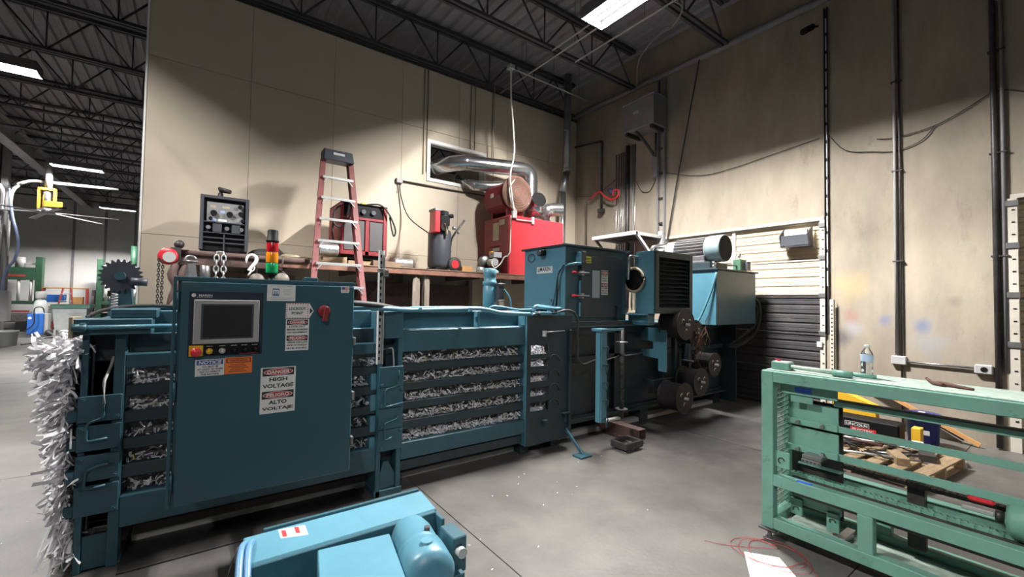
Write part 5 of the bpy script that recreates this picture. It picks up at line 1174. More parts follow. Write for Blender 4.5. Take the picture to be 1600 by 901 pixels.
# ---------------------------------------------------------------- tackle hanging on the platform rail
def chain(m, pts, R=0.028, r=0.006):
    pts = [Vector(p) for p in pts]
    for i in range(len(pts) - 1):
        a, b = pts[i], pts[i + 1]; n = max(1, int((b - a).length / (R * 1.6)))
        for k in range(n):
            c = a + (b - a) * (k + 0.5) / n; d = (b - a).normalized()
            u, w = frame_for(d); s = u if k % 2 else w
            q = [c + d * (R * math.cos(t) * 1.15) + s * (R * 0.62 * math.sin(t)) for t in [2 * math.pi * j / 10 for j in range(11)]]
            m.tube(q, r, 5, caps=False)
    return m
hc = thing('chain_hoist', 'red chain hoist hanging at the left end of the platform rail', 'chain hoist', (-0.27, 6.2, 1.9))
MB().lathe([(0.05, 0), (0.085, 0.0), (0.095, 0.015), (0.095, 0.04), (0.085, 0.055), (0.05, 0.055)], (-0.29, 6.15, 2.05), (0.25, 1, 0), 22).build('hand_wheel_cover', M['brightred'], hc); MB().cyl((-0.27, 6.13, 2.04), (-0.27, 6.16, 2.04), 0.06, n=16).build('cover_plate', M['lgrey'], hc)
one('body', M['dsteel'], hc, 0.01, (-0.27, -0.17, 6.2, 6.3, 1.98, 2.16)); MB().sph((-0.19, 6.25, 2.2), 0.05).build('hook', M['dsteel'], hc)
chain(MB(), [(-0.36, 6.16, 2.02), (-0.36, 6.16, 0.8)], 0.018, 0.005).build('hand_chain', M['dsteel'], hc); chain(MB(), [(-0.325, 6.16, 2.0), (-0.33, 6.16, 0.8)], 0.018, 0.005).build('hand_chain', M['dsteel'], hc)
cl_ = MB().tube([(-0.2, 6.18, 2.0), (-0.24, 6.16, 1.85), (-0.2, 6.15, 1.72), (-0.24, 6.14, 1.6), (-0.27, 6.13, 1.5)], [0.03, 0.05, 0.045, 0.03, 0.012], 8, sub=3).tube([(-0.12, 6.18, 1.98), (-0.16, 6.16, 1.85), (-0.18, 6.15, 1.7), (-0.19, 6.14, 1.55), (-0.24, 6.13, 1.45)], [0.02, 0.035, 0.03, 0.02, 0.012], 8, sub=3).build('lifting_clamp', M['rustd'], None, 0, origin=(-0.2, 6.17, 2.0)); tag(cl_, 'dark rusty lifting clamp hanging next to the red chain hoist', 'clamp')
def shackle(name, x, zt, s, mt, label):
    m = MB(); m.torus((x, 6.2, zt - 0.06 * s), (0, 1, 0), 0.05 * s, 0.016 * s, 16, 8, arc=0.55); m.cyl((x - 0.07 * s, 6.2, zt - 0.07 * s), (x + 0.07 * s, 6.2, zt - 0.07 * s), 0.014 * s, n=8)
    m.prism([(x - 0.05 * s, 6.18, zt - 0.1 * s), (x + 0.05 * s, 6.18, zt - 0.1 * s), (x + 0.07 * s, 6.18, zt - 0.26 * s), (x - 0.07 * s, 6.18, zt - 0.26 * s)], (0, 0.04, 0))
    o = m.build(name, M[mt], None, 0, origin=(x, 6.2, zt)); tag(o, label, 'lifting tackle'); return o
shackle('beam_clamp', -0.08, 2.08, 1.0, 'steel', 'grey beam clamp hanging second from the red hoist')
pul = MB().lathe([(0.04, 0), (0.055, 0.02), (0.05, 0.16), (0.04, 0.17)], (0.06, 6.2, 1.8), (0, 0, 1), 14).build('steel_bushing', M['steel'], None, 0, origin=(0.06, 6.2, 1.8)); tag(pul, 'grey steel bushing hanging behind the cabinet corner', 'bushing')
c = chain(MB(), [(0.17, 6.255, 2.1), (0.165, 6.25, 1.7)], 0.04, 0.009); chain(c, [(0.24, 6.255, 2.1), (0.245, 6.25, 1.7)], 0.04, 0.009); c.tube([(0.17, 6.255, 2.09), (0.17, 6.27, 2.145), (0.205, 6.3, 2.15), (0.24, 6.27, 2.145), (0.24, 6.255, 2.09)], 0.012, 6)
c = c.build('lifting_chain', M['alu'], None, 0, origin=(0.2, 6.2, 2.1)); tag(c, 'bright doubled lifting chain over the platform rail', 'chain')
hk = MB().tube([(0.47, 6.2, 2.02), (0.48, 6.2, 2.1), (0.53, 6.2, 2.13), (0.575, 6.2, 2.1), (0.57, 6.2, 2.04), (0.52, 6.2, 1.97), (0.5, 6.2, 1.93)], [0.01, 0.016, 0.02, 0.02, 0.022, 0.02, 0.02], 8, sub=3); chain(hk, [(0.55, 6.2, 1.98), (0.5, 6.2, 1.88)], 0.03, 0.01)
hk = hk.build('chain_hook', M['bright'], None, 0, origin=(0.52, 6.2, 2.0)); tag(hk, 'pale yellow-white chain hook hanging left of the stack light', 'hook')
for x, z, lab in ((0.58, 1.82, 'grey snatch block left of the stack light'), (0.86, 1.84, 'grey snatch block right of the stack light')):
    m = MB().lathe([(0, 0), (0.075, 0.0), (0.085, 0.02), (0.085, 0.06), (0.075, 0.08), (0, 0.08)], (x, 6.16, z), (0.2, 1, 0), 18).tube([(x, 6.2, z + 0.06), (x + 0.02, 6.24, z + 0.28)], 0.015, 6)
    m = m.build('snatch_block', M['tackle'], None, 0, origin=(x, 6.2, z)); tag(m, lab, 'pulley block')
m = MB(); chain(m, [(0.75, 6.265, 2.13), (0.78, 6.25, 2.08), (0.9, 6.24, 1.9), (0.95, 6.24, 1.75)], 0.026, 0.007); chain(m, [(0.8, 6.26, 2.1), (0.84, 6.24, 1.8)], 0.026, 0.007)
m = m.build('rusty_chain', M['rustd'], None, 0, origin=(0.85, 6.2, 2.1)); tag(m, 'dull chain bundle hanging right of the stack light', 'chain')

# ================================================================ services on the concrete wall
def on_wall(name, label, cat, shapes, group=None):
    t = thing(name, label, cat, (RX, shapes[0][3], shapes[0][4])); return t
sp_ = MB().cyl((7.33, 0.3, 6.13), (7.33, 7.5, 6.15), 0.055, n=14).build('sprinkler_main', M['grey'], None, 0, origin=(7.33, 4, 6.13)); tag(sp_, 'grey pipe running along the top of the concrete wall', 'pipe')
tr = thing('transformer', 'dark grey transformer box mounted high in the corner of the concrete wall', 'transformer', (7.2, 5.4, 5.1))
one('box', M['grey'], tr, 0.006, (6.98, 7.42, 5.0, 5.74, 5.1, 5.66)); one('lid', M['grey'], tr, 0.004, (6.96, 7.42, 4.98, 5.76, 5.66, 5.7)); one('nameplate', M['lgrey'], tr, 0, (6.977, 6.98, 5.36, 5.48, 5.4, 5.46)); one('bracket', M['dsteel'], tr, 0.004, (7.0, RX, 5.05, 5.11, 5.03, 5.1)); one('bracket', M['dsteel'], tr, 0.004, (7.0, RX, 5.63, 5.69, 5.03, 5.1))
one('disconnect', M['grey'], tr, 0.006, (7.33, 7.43, 5.16, 5.3, 4.15, 4.55)); MB().cyl((7.38, 5.23, 4.55), (7.38, 5.23, 5.05), 0.025, n=8).build('drop_conduit', M['dsteel'], tr); MB().tube([(7.1, 5.5, 5.1), (7.2, 5.35, 4.85), (7.38, 5.26, 4.6)], 0.03, 8, sub=3).build('drop_conduit', M['dsteel'], tr)
for i, (y, r, mt, zt) in enumerate(((6.28, 0.013, 'galv', 4.9), (6.21, 0.013, 'galv', 4.9), (6.15, 0.013, 'galv', 4.9), (6.09, 0.013, 'galv', 4.9), (6.03, 0.016, 'galv', 4.9), (5.95, 0.045, 'dsteel', 5.0), (5.84, 0.02, 'grey', 5.0), (5.78, 0.012, 'galv', 5.0))):
    xc = RX - r - 0.002
    c = MB().cyl((xc, y, 1.5), (xc, y, zt), r, n=10).build('conduit', M[mt], None, 0, origin=(xc, y, 1.5))
    tag(c, ('first, leftmost bright conduit of the corner bundle', 'second bright conduit of the corner bundle from the left', 'third bright conduit of the corner bundle from the left', 'fourth bright conduit of the corner bundle from the left', 'fifth bright conduit, right beside the thick dark pipe', 'thick dark pipe in the middle of the corner bundle', 'grey conduit just right of the thick dark pipe', 'last, rightmost thin conduit of the corner bundle')[i], 'conduit', 'conduit bundle in the corner')
ct_ = thing('cable_tray', 'vertical strut cable tray between the conduit bundle and the shutter door', 'cable tray', (7.4, 5.15, 1.5))
for y in (5.05, 5.2): one('side_channel', M['grey'], ct_, 0.003, (7.38, 7.44, y - 0.02, y + 0.02, 1.5, 6.1))
for k in range(9): one('rung', M['dsteel'], ct_, 0, (7.4, 7.43, 5.07, 5.18, 1.7 + k * 0.5, 1.73 + k * 0.5))
gp_ = MB().tube(rounded([(7.35, 7.5, 5.4), (7.35, 6.64, 5.3), (7.35, 6.64, 3.72)], 0.06), 0.03, 10).box(7.3, 7.4, 6.58, 6.72, 3.66, 3.74).build('gas_pipe', M['dsteel'], None, 0, origin=(7.35, 6.64, 3.7)); tag(gp_, 'black gas pipe elbowing down in the corner', 'pipe')
ip = MB().tube(rounded([(7.3, 7.05, 2.2), (7.3, 7.05, 4.0), (7.3, 6.92, 4.02)], 0.04), 0.02, 8).build('iron_pipe', M['rustd'], None, 0, origin=(7.3, 7.05, 2.2)); tag(ip, 'thin rusty iron pipe in the corner with a red hose on top', 'pipe')
rh = MB().tube([(7.3, 6.92, 4.02), (7.28, 6.75, 4.1), (7.28, 6.62, 4.12), (7.28, 6.5, 4.0), (7.28, 6.3, 3.88), (7.28, 6.12, 3.92), (7.28, 6.1, 4.05), (7.28, 6.22, 4.07), (7.28, 6.25, 3.95)], 0.022, 8, sub=5).build('red_hose', M['brightred'], None, 0, origin=(7.28, 6.6, 4.0)); tag(rh, 'red air hose looped round a hook in the corner', 'hose')
rr = MB().lathe([(0, 0), (0.07, 0.01), (0.09, 0.06), (0.05, 0.12), (0, 0.13)], (7.3, 6.36, 4.02), (0.1, -0.4, 0.5), 14).build('hose_valve', M['purple'], None, 0, origin=(7.3, 6.36, 4.0)); tag(rr, 'small dark blue valve inside the red hose loop', 'valve')
ws = thing('wall_bracket', 'pale steel bracket shelf standing out from the wall above the hopper', 'bracket', (7.0, 5.6, 2.9))
one('front_rail', M['lgrey'], ws, 0.003, (6.58, 6.66, 5.1, 6.2, 2.9, 2.97)); one('side_rail', M['lgrey'], ws, 0.003, (6.6, RX, 5.1, 5.16, 2.9, 2.96)); one('side_rail', M['lgrey'], ws, 0.003, (6.6, RX, 6.14, 6.2, 2.9, 2.96)); one('back_rail', M['grey'], ws, 0.003, (7.38, RX, 5.1, 6.2, 2.9, 2.97))
MB().beam((6.65, 5.13, 2.92), (7.42, 5.13, 2.3), 0.05, 0.05).build('brace', M['lgrey'], ws); MB().beam((6.65, 6.17, 2.92), (7.42, 6.17, 2.3), 0.04, 0.04).build('brace', M['rustd'], ws); one('post_plate', M['lgrey'], ws, 0.003, (7.4, RX, 5.05, 5.2, 2.2, 3.05))
one('shelf_plate', M['dsteel'], ws, 0.002, (6.66, 7.4, 5.16, 6.14, 2.93, 2.94))
bc = MB().tube([(7.3, 4.24, 6.15), (7.33, 4.5, 5.0), (7.36, 4.75, 3.9), (7.38, 4.95, 2.9), (7.2, 4.9, 2.4)], 0.014, 6, sub=4).build('drop_cable', M['rubber'], None, 0, origin=(7.3, 4.3, 6)); tag(bc, 'long black cable dropping from the wall-top pipe towards the pump motor', 'cable')
sc_ = thing('strut_channel', 'tall slotted strut channel on the wall at the edge of the shutter door', 'strut', (RX, 2.33, 1.5))
one('channel', M['dsteel'], sc_, 0.002, (7.40, RX, 2.31, 2.315, 1.2, 6.05), (7.40, RX, 2.35, 2.355, 1.2, 6.05), (7.44, RX, 2.315, 2.35, 1.2, 6.05))
for k in range(15): one('slot_face', M['bright'], sc_, 0, (7.436, 7.44, 2.322, 2.344, 1.9 + 0.27 * k, 2.12 + 0.27 * k))
an = thing('slotted_angle', 'perforated steel angle leaning on the wall beside the door jamb', 'angle iron', (7.35, 2.27, 0))
one('flange', M['jamb'], an, 0.001, (7.36, 7.365, 2.235, 2.285, 0.0, 1.7), (7.36, 7.41, 2.235, 2.24, 0.0, 1.7))
for k in range(26): one('hole', M['black'], an, 0, (7.358, 7.36, 2.25, 2.268, 0.1 + k * 0.06, 0.12 + k * 0.06))
for y, r, lab, z0, mt in ((1.565, 0.017, 'left of the twin conduits in the middle of the concrete wall', 0.98, 'lgrey'), (1.515, 0.012, 'thinner right one of the twin conduits in the middle of the concrete wall', 0.02, 'dsteel'), (0.68, 0.028, 'thick dark pipe on the concrete wall next to the right-hand door', 0.02, 'dsteel'), (0.615, 0.018, 'thinner grey conduit between the thick dark pipe and the right-hand door', 0.9, 'grey')):
    c = thing('conduit', lab, 'conduit', (RX, y, z0)); MB().cyl((RX - 0.03, y, z0), (RX - 0.03, y, 6.5), r, n=10).build('pipe', M[mt], c)
    for z in (2.2, 3.4, 4.6): one('strap', M['dsteel'], c, 0.002, (RX - 0.05, RX, y - r - 0.015, y + r + 0.015, z, z + 0.02))
ob = thing('outlet_box', 'grey outlet on a horizontal conduit low on the concrete wall', 'outlet', (RX, 1.1, 0.9))
one('junction_box', M['lgrey'], ob, 0.008, (RX - 0.06, RX, 1.47, 1.62, 0.86, 0.97)); MB().cyl((RX - 0.03, 0.85, 0.90), (RX - 0.03, 1.5, 0.905), 0.013, n=8).build('conduit', M['steel'], ob)
b = one('outlet', M['lgrey'], ob, 0.012, (RX - 0.06, RX, 0.72, 0.87, 0.84, 0.95)); MB().cyl((RX - 0.064, 0.79, 0.895), (RX - 0.06, 0.79, 0.895), 0.03, n=14).build('socket', M['black'], b)
# light box on the shutter door
ll = thing('dock_light', 'dark bin-shaped lamp holder hung on the cream shutter door', 'lamp', (7.4, 2.72, 2.6))
m = MB(); m.prism([(7.45, 2.52, 2.5), (7.3, 2.52, 2.52), (7.26, 2.52, 2.68), (7.45, 2.52, 2.82)], (0, 0.012, 0)); m.build('side_plate', M['charcoal'], ll); m = MB(); m.prism([(7.45, 2.9, 2.5), (7.3, 2.9, 2.52), (7.26, 2.9, 2.68), (7.45, 2.9, 2.82)], (0, 0.012, 0)); m.build('side_plate', M['charcoal'], ll)
one('tray', M['charcoal'], ll, 0.002, (7.29, 7.30, 2.52, 2.91, 2.52, 2.68), (7.3, 7.45, 2.52, 2.91, 2.5, 2.515)); one('lens', M['bright'], ll, 0.004, (7.34, 7.42, 2.56, 2.87, 2.55, 2.76))
def wire(pts, lab, r=0.006):
    o = MB().tube(pts, r, 5, sub=4).build('slack_wire', M['rubber'], None, 0, origin=pts[0]); tag(o, lab, 'wire')
wire([(7.43, 5.02, 4.2), (7.43, 4.3, 3.98), (7.43, 3.65, 3.98), (7.43, 3.0, 4.05), (7.43, 2.42, 4.12)], 'black wire sagging across the wall above the shutter door')
wire([(7.43, 2.3, 4.12), (7.43, 2.1, 3.84), (7.43, 1.8, 3.74), (7.43, 1.55, 3.68), (7.43, 1.3, 3.75), (7.43, 1.18, 3.9)], 'thin wire drooping lowest between strut and twin conduits')
wire([(7.43, 1.75, 3.9), (7.43, 1.55, 3.86), (7.43, 1.18, 3.9), (7.43, 0.9, 4.02), (7.43, 0.66, 4.14), (7.43, 0.45, 4.05)], 'wire rising to the right over the twin conduits')
wire([(7.43, 5.75, 4.2), (7.43, 5.6, 3.95), (7.43, 5.4, 3.92), (7.43, 5.25, 4.15)], 'short wire looping between conduit bundle and cable tray')
wire([(7.43, 7.5, 4.2), (7.43, 6.9, 4.12), (7.43, 6.3, 4.35)], 'wire sagging in the far corner behind the gas pipe')
# conduits under the roof
for p, q, lab in (((5.1, 3.0, 6.06), (5.1, 7.5, 6.06), 'roof conduit running to the partition, nearest the white cord'), ((5.52, 2.6, 6.06), (5.52, 5.66, 6.06), 'roof conduit starting beside the lamp, short one'), ((4.95, 1.5, 6.07), (4.95, 5.66, 6.07), 'roof conduit right beside the lamp'), ((4.68, 6.54, 6.05), (6.9, 6.58, 6.05), 'roof conduit with the box that feeds the white cord')):
    c = thing('roof_conduit', lab, 'conduit', p); MB().cyl(p, q, 0.014, n=8).build('pipe', M['lgrey'], c)
    if p[0] == 4.68: one('box', M['lgrey'], c, 0.004, (4.62, 4.74, 6.48, 6.6, 6.02, 6.1))
    n = 3
    for k in range(n):
        s = (k + 0.5) / n; x = p[0] + (q[0] - p[0]) * s; y = p[1] + (q[1] - p[1]) * s
        MB().cyl((x, y, 6.06), (x, y, DECK), 0.004, n=5).build('hanger', M['dsteel'], c)

cam_ = thing('security_camera', 'small dark camera bracketed at the top of the strut channel', 'camera', (7.35, 2.42, 5.75))
MB().cyl((7.3, 2.46, 5.78), (7.12, 2.52, 5.66), 0.045, n=12).build('housing', M['black'], cam_); MB().cyl((7.3, 2.46, 5.78), (RX, 2.44, 5.84), 0.018, n=8).build('arm', M['dsteel'], cam_)
fx = MB().tube([(5.47, 3.62, 6.05), (5.75, 3.62, 6.05), (6.0, 3.95, 6.05), (5.95, 4.1, 6.04), (6.4, 4.9, 6.08), (7.25, 5.6, 6.12)], 0.012, 6, sub=4).build('flex_conduit', M['grey'], None, 0, origin=(5.47, 3.62, 6.05)); tag(fx, 'wavy flexible conduit crossing the roof right of the lamp', 'conduit')
# ================================================================ green conveyor frame on the right
G, GT = M['green'], M['greentop']
gf = thing('green_conveyor', 'mint green steel conveyor frame standing on the right', 'conveyor', (3.4, 0.2, 0))
YA, YB = 1.4, -1.4
XF, XK = 3.2, 3.56
def rail(name, x, w, z0, z1, ya=YA, yb=YB, mt=G): return one(name, mt, gf, 0.004, (x, x + w, yb, ya, z0, z1))
for x in (XF, XK):
    one('corner_post', G, gf, 0.004, (x, x + 0.07, YA - 0.075, YA, 0.06, 1.15)); one('corner_post', G, gf, 0.004, (x, x + 0.07, YB, YB + 0.075, 0.06, 1.15))
    rail('top_rail', x, 0.07, 1.075, 1.15, YA - 0.075, YB + 0.075); rail('bottom_rail', x, 0.07, 0.085, 0.16, YA - 0.075, YB + 0.075); rail('middle_rail', x, 0.07, 0.375, 0.45, YA - 0.075, YB + 0.075)
    one('middle_post', G, gf, 0.004, (x, x + 0.07, 0.79, 0.865, 0.16, 0.375)); one('middle_post', G, gf, 0.004, (x, x + 0.07, -0.6, -0.525, 0.16, 0.375))
for z in (0.085, 1.075): one('end_rail', G, gf, 0.004, (XF + 0.07, XK, YA - 0.075, YA, z, z + 0.075))
one('top_sheet', GT, gf, 0.003, (XF + 0.03, XK + 0.05, YB, YA - 0.02, 1.15, 1.158))
# expanded-metal end guard
m = MB()
for k in range(26):
    z = 0.18 + k * 0.034
    m.beam((XF + 0.07, YA - 0.03, z), (XK, YA - 0.03, z + 0.012), 0.004, 0.006)
for k in range(14):
    x = XF + 0.08 + k * 0.022
    m.beam((x, YA - 0.032, 0.16), (x, YA - 0.032, 1.07), 0.003, 0.004)
m.build('mesh_guard', G, gf)['kind'] = 'stuff'
# slider plates and flat bars
XM = 3.36
one('head_plate', G, gf, 0.003, (3.28, 3.29, 0.98, 1.31, 1.0, 1.07)); one('tape', M['tape'], gf, 0, (3.2785, 3.28, 1.12, 1.22, 1.02, 1.055)); one('hanger_plate', G, gf, 0.002, (3.29, 3.3, 1.12, 1.25, 0.95, 1.0))
for z0, z1 in ((0.80, 0.945), (0.62, 0.77)):
    p = one('side_plate', G, gf, 0.003, (XM, XM + 0.012, 1.0, 1.29, z0, z1))
    one('plate_lip', G, p, 0.002, (XM - 0.02, XM, 1.0, 1.3, z0 - 0.01, z0 + 0.03))
    for y in (1.22, 1.08): MB().cyl((XM - 0.05, y, z0 + 0.01), (XM - 0.02, y, z0 + 0.01), 0.012, n=8).build('bolt', M['steel'], p)
for z0, z1, xx in ((0.955, 0.99, XM - 0.02), (0.79, 0.83, XM - 0.01), (0.605, 0.65, XM + 0.0)):
    one('flat_bar', G, gf, 0.002, (xx, xx + 0.012, YB + 0.1, 1.02, z0, z1))
one('guide_strip', M['dsteel'], gf, 0.002, (XM - 0.03, XM + 0.02, YB + 0.1, 1.29, 0.99, 1.0))
one('bearing_plate', G, gf, 0.003, (3.23, 3.24, 1.235, 1.34, 0.5, 0.61)); MB().torus((3.228, 1.285, 0.55), (1, 0, 0), 0.018, 0.004, 14, 6, arc=0.7).build('clip', M['dsteel'], gf)
tpb = one('take_up_block', M['steel'], gf, 0.003, (3.25, 3.38, 1.06, 1.17, 0.60, 0.625), (3.24, 3.25, 1.06, 1.17, 0.575, 0.6))
for k in range(5): MB().cyl((3.236, 1.07 + k * 0.022, 0.587), (3.24, 1.07 + k * 0.022, 0.587), 0.005, n=8).build('screw', M['dsteel'], tpb)
one('chain_track', M['dsteel'], gf, 0.002, (3.36, 3.4, YB + 0.1, 1.27, 0.405, 0.43)); one('chain_track', M['dsteel'], gf, 0.002, (3.36, 3.42, YB + 0.1, 1.27, 0.3, 0.34)); one('inner_panel', M['dsteel'], gf, 0.002, (3.44, 3.45, 1.0, 1.3, 0.2, 0.95))
def roller_chain(x, z, y0, y1, mt):
    m = MB(); y = y0; k = 0
    while y > y1:
        m.cyl((x - 0.018, y, z), (x + 0.018, y, z), 0.011, n=7)
        for s in (-0.022, 0.018): m.box(x + s + (0.004 if k % 2 else 0), x + s + 0.004 + (0.004 if k % 2 else 0), y - 0.034, y + 0.008, z - 0.011, z + 0.011)
        y -= 0.026; k += 1
    o = m.build('roller_chain', mt, gf); o['kind'] = 'stuff'
roller_chain(3.38, 0.445, 1.27, YB + 0.1, G); roller_chain(3.47, 0.55, 1.25, YB + 0.1, M['dsteel'])
one('chain_anchor', G, gf, 0.003, (3.4, 3.5, 1.0, 1.25, 0.51, 0.52))
one('tape', M['tape'], gf, 0, (3.21, 3.24, 1.1, 1.19, 0.45, 0.4515))
lc = one('lower_cross', G, gf, 0.003, (3.38, 3.42, 1.0, 1.29, 0.24, 0.33)); one('lower_lug', G, gf, 0.003, (3.36, 3.38, 1.21, 1.28, 0.17, 0.28)); one('lower_lug', G, gf, 0.003, (3.36, 3.38, 1.0, 1.07, 0.14, 0.26))
for y in (1.245, 1.035): MB().torus((3.355, y, 0.21), (1, 0, 0), 0.016, 0.004, 12, 6, arc=0.6).build('clip', M['dsteel'], gf)
one('pan', GT, gf, 0.002, (3.27, 3.56, YB + 0.1, 1.3, 0.10, 0.11)); one('cross_channel', M['steel'], gf, 0.003, (3.29, 3.5, 0.95, 1.0, 0.11, 0.15)); one('inner_post', M['dsteel'], gf, 0.003, (3.5, 3.56, 0.62, 0.7, 0.16, 0.6))
dr_ = MB().lathe([(0, 0), (0.07, 0), (0.09, 0.02), (0.09, 0.4), (0, 0.4)], (3.38, 0.29, 0.53), (0, -1, 0), 22).build('drive_drum', G, gf); MB().cyl((3.38, 0.30, 0.53), (3.38, 0.33, 0.53), 0.03, n=12).build('drum_shaft', M['dsteel'], dr_)
rr_ = one('red_handle', M['brightred'], gf, 0.01, (3.36, 3.39, 0.33, 0.43, 0.575, 0.61)); one('chrome_bar', M['alu'], gf, 0.004, (3.34, 3.36, 0.33, 0.45, 0.53, 0.55))
for y in (1.36, 0.62, -1.3):
    f = one('levelling_foot', M['dsteel'] if y > 1 else G, gf, 0.004, (3.17, 3.3, y - 0.06, y + 0.05, 0.07, 0.085)); MB().cyl((3.23, y, 0.0), (3.23, y, 0.07), 0.014, n=8).cyl((3.23, y, 0.0), (3.23, y, 0.012), 0.04, n=12).build('foot_screw', M['steel'], f)
    f = one('levelling_foot', G, gf, 0.004, (3.53, 3.66, y - 0.06, y + 0.05, 0.07, 0.085)); MB().cyl((3.6, y, 0.0), (3.6, y, 0.07), 0.014, n=8).cyl((3.6, y, 0.0), (3.6, y, 0.012), 0.04, n=12).build('foot_screw', M['steel'], f)
# electrical box and conduit on the top
cbx = thing('conduit_box', 'green switch box with conduit lying on top of the green frame', 'junction box', (3.3, 1.3, 1.158))
one('box', G, cbx, 0.004, (3.26, 3.35, 1.25, 1.36, 1.158, 1.21)); one('box_lid', M['lgrey'], cbx, 0.002, (3.265, 3.345, 1.255, 1.355, 1.21, 1.214))
MB().cyl((3.29, 1.25, 1.185), (3.27, 0.98, 1.18), 0.014, n=10).build('pipe', GT, cbx); MB().cyl((3.27, 1.0, 1.18), (3.265, 0.9, 1.18), 0.021, n=10).build('coupling', G, cbx); MB().tube([(3.32, 1.0, 1.178), (3.33, 0.9, 1.177), (3.34, 0.8, 1.176)], 0.014, 8).build('flex_pipe', G, cbx); MB().tube([(3.3, 1.32, 1.214), (3.29, 1.345, 1.225), (3.3, 1.31, 1.22)], 0.006, 5).build('red_wire_end', M['brightred'], cbx)
# water bottle
wbt = thing('water_bottle', 'clear plastic water bottle with pale blue label on the green frame', 'bottle', (3.42, 0.86, 1.158))
bp = V(3.42, 0.865, 1.158)
MB().lathe([(0.0, 0.002), (0.028, 0.0), (0.032, 0.006), (0.032, 0.03), (0.030, 0.035), (0.032, 0.04), (0.032, 0.065), (0.030, 0.07), (0.032, 0.075), (0.032, 0.145), (0.028, 0.16), (0.016, 0.178), (0.0125, 0.184), (0.0125, 0.195)], bp, (0, 0, 1), 20).build('body', M['bottle'], wbt)
MB().lathe([(0.0325, 0.1), (0.0328, 0.102), (0.0328, 0.142), (0.0325, 0.144)], bp, (0, 0, 1), 20).build('label', M['bottlelabel'], wbt)
MB().lathe([(0.0145, 0.186), (0.0145, 0.202), (0.012, 0.204), (0, 0.204)], bp, (0, 0, 1), 16).build('cap', M['bright'], wbt)
gl = MB().tube([(3.46, 0.60, 1.19), (3.44, 0.57, 1.17), (3.43, 0.545, 1.167), (3.42, 0.5, 1.17), (3.4, 0.45, 1.168), (3.39, 0.4, 1.165)], [0.008, 0.011, 0.018, 0.013, 0.009, 0.007], 8, sub=3).tube([(3.45, 0.55, 1.168), (3.42, 0.55, 1.17), (3.4, 0.52, 1.168)], [0.012, 0.015, 0.01], 8, sub=3).build('leather_strap', M['brownl'], None, 0, origin=(3.43, 0.52, 1.158)); tag(gl, 'twisted dark brown leather strap on top of the green frame', 'strap')

# ================================================================ pallet and scrap by the concrete wall
pa = thing('pallet', 'wooden pallet loaded with scrap in front of the concrete wall', 'pallet', (5.7, 1.4, 0), rotz=math.radians(-6))
def pbox(nm, *b, mt=M['wood']):
    m = MB().box(*b); o = bpy.data.objects.new(nm, m.mesh(nm)); COL.objects.link(o); o.parent = pa; o.data.materials.append(mt); bev(o, 0.003); return o
for x in (-0.55, -0.03, 0.49): pbox('stringer', x, x + 0.05, -0.55, 0.6, 0.02, 0.11)
for k in range(7): pbox('deck_board', -0.57, 0.57, -0.55 + k * 0.17, -0.55 + k * 0.17 + 0.11, 0.11, 0.13)
for k in range(3): pbox('bottom_board', -0.57, 0.57, -0.53 + k * 0.5, -0.43 + k * 0.5, 0.0, 0.02)
wlb = thing('welder_case', 'black welder case lettered LINCOLN ELECTRIC on the pallet', 'welder case', (6.1, 1.6, 0.13))
ang = V(0, -1, 0)
one('case', M['black'], wlb, 0.015, (5.98, 6.22, 1.25, 1.92, 0.13, 0.36)); one('vent_panel', M['charcoal'], wlb, 0.004, (5.975, 5.98, 1.8, 1.9, 0.15, 0.34))
for k in range(6): one('jack', M['lgrey'], wlb, 0.002, (5.965, 5.975, 1.815 + 0.045 * (k % 2), 1.835 + 0.045 * (k % 2), 0.18 + 0.05 * (k // 2), 0.195 + 0.05 * (k // 2)))
pl = one('name_plate', M['label'], wlb, 0, (5.977, 5.98, 1.5, 1.72, 0.262, 0.315)); one('name_field', M['ink'], pl, 0, (5.975, 5.977, 1.505, 1.715, 0.266, 0.311)); text('LINCOLN', 'lettering', M['label'], pl, (5.975, 1.61, 0.288), ang, Z_, h=0.03, w=0.19, bold=0.03)
pr = one('name_plate', M['brightred'], wlb, 0, (5.977, 5.98, 1.44, 1.67, 0.215, 0.262)); text('ELECTRIC', 'lettering', M['label'], pr, (5.976, 1.555, 0.237), ang, Z_, h=0.024, w=0.19, bold=0.03)
yc = tag(MB().prism([(6.45, 1.55, 0.0), (6.45, 1.98, 0.0), (6.45, 1.98, 0.56), (6.45, 1.86, 0.56), (6.45, 1.55, 0.44)], (0.12, 0, 0)).build('yellow_case', M['yellow'], None, 0.006, origin=(6.5, 1.75, 0.0)), 'yellow plastic case standing behind the black welder case', 'case')
yb_ = tag(one('yellow_block', M['yellow'], None, 0.006, (6.3, 6.42, 1.14, 1.22, 0.0, 0.3)), 'small yellow panel between the welder case and the blue bucket', 'panel')
bu = thing('blue_bucket', 'dark blue lidded bucket on the floor by the concrete wall', 'bucket', (6.9, 1.24, 0))
MB().lathe([(0, 0), (0.13, 0), (0.15, 0.3), (0.155, 0.3), (0.155, 0.325), (0.152, 0.325), (0.154, 0.36)], (6.85, 1.22, 0.0), (0, 0, 1), 26).build('pail', M['blue'], bu); MB().lathe([(0.157, 0.35), (0.157, 0.38), (0.14, 0.385), (0, 0.383)], (6.85, 1.22, 0.0), (0, 0, 1), 26).build('lid', M['blue'], bu); one('spout', M['label'], bu, 0.004, (6.8, 6.87, 1.2, 1.26, 0.384, 0.392)); one('sticker', M['lgrey'], bu, 0, (6.697, 6.7, 1.14, 1.21, 0.16, 0.21))
bs = MB().beam((7.38, 1.98, 0.62), (7.3, 0.82, 0.03), 0.03, 0.05).build('wood_batten', M['card'], None, 0.003, origin=(7.35, 1.4, 0)); tag(bs, 'long yellow wooden batten leaning along the foot of the wall', 'batten')
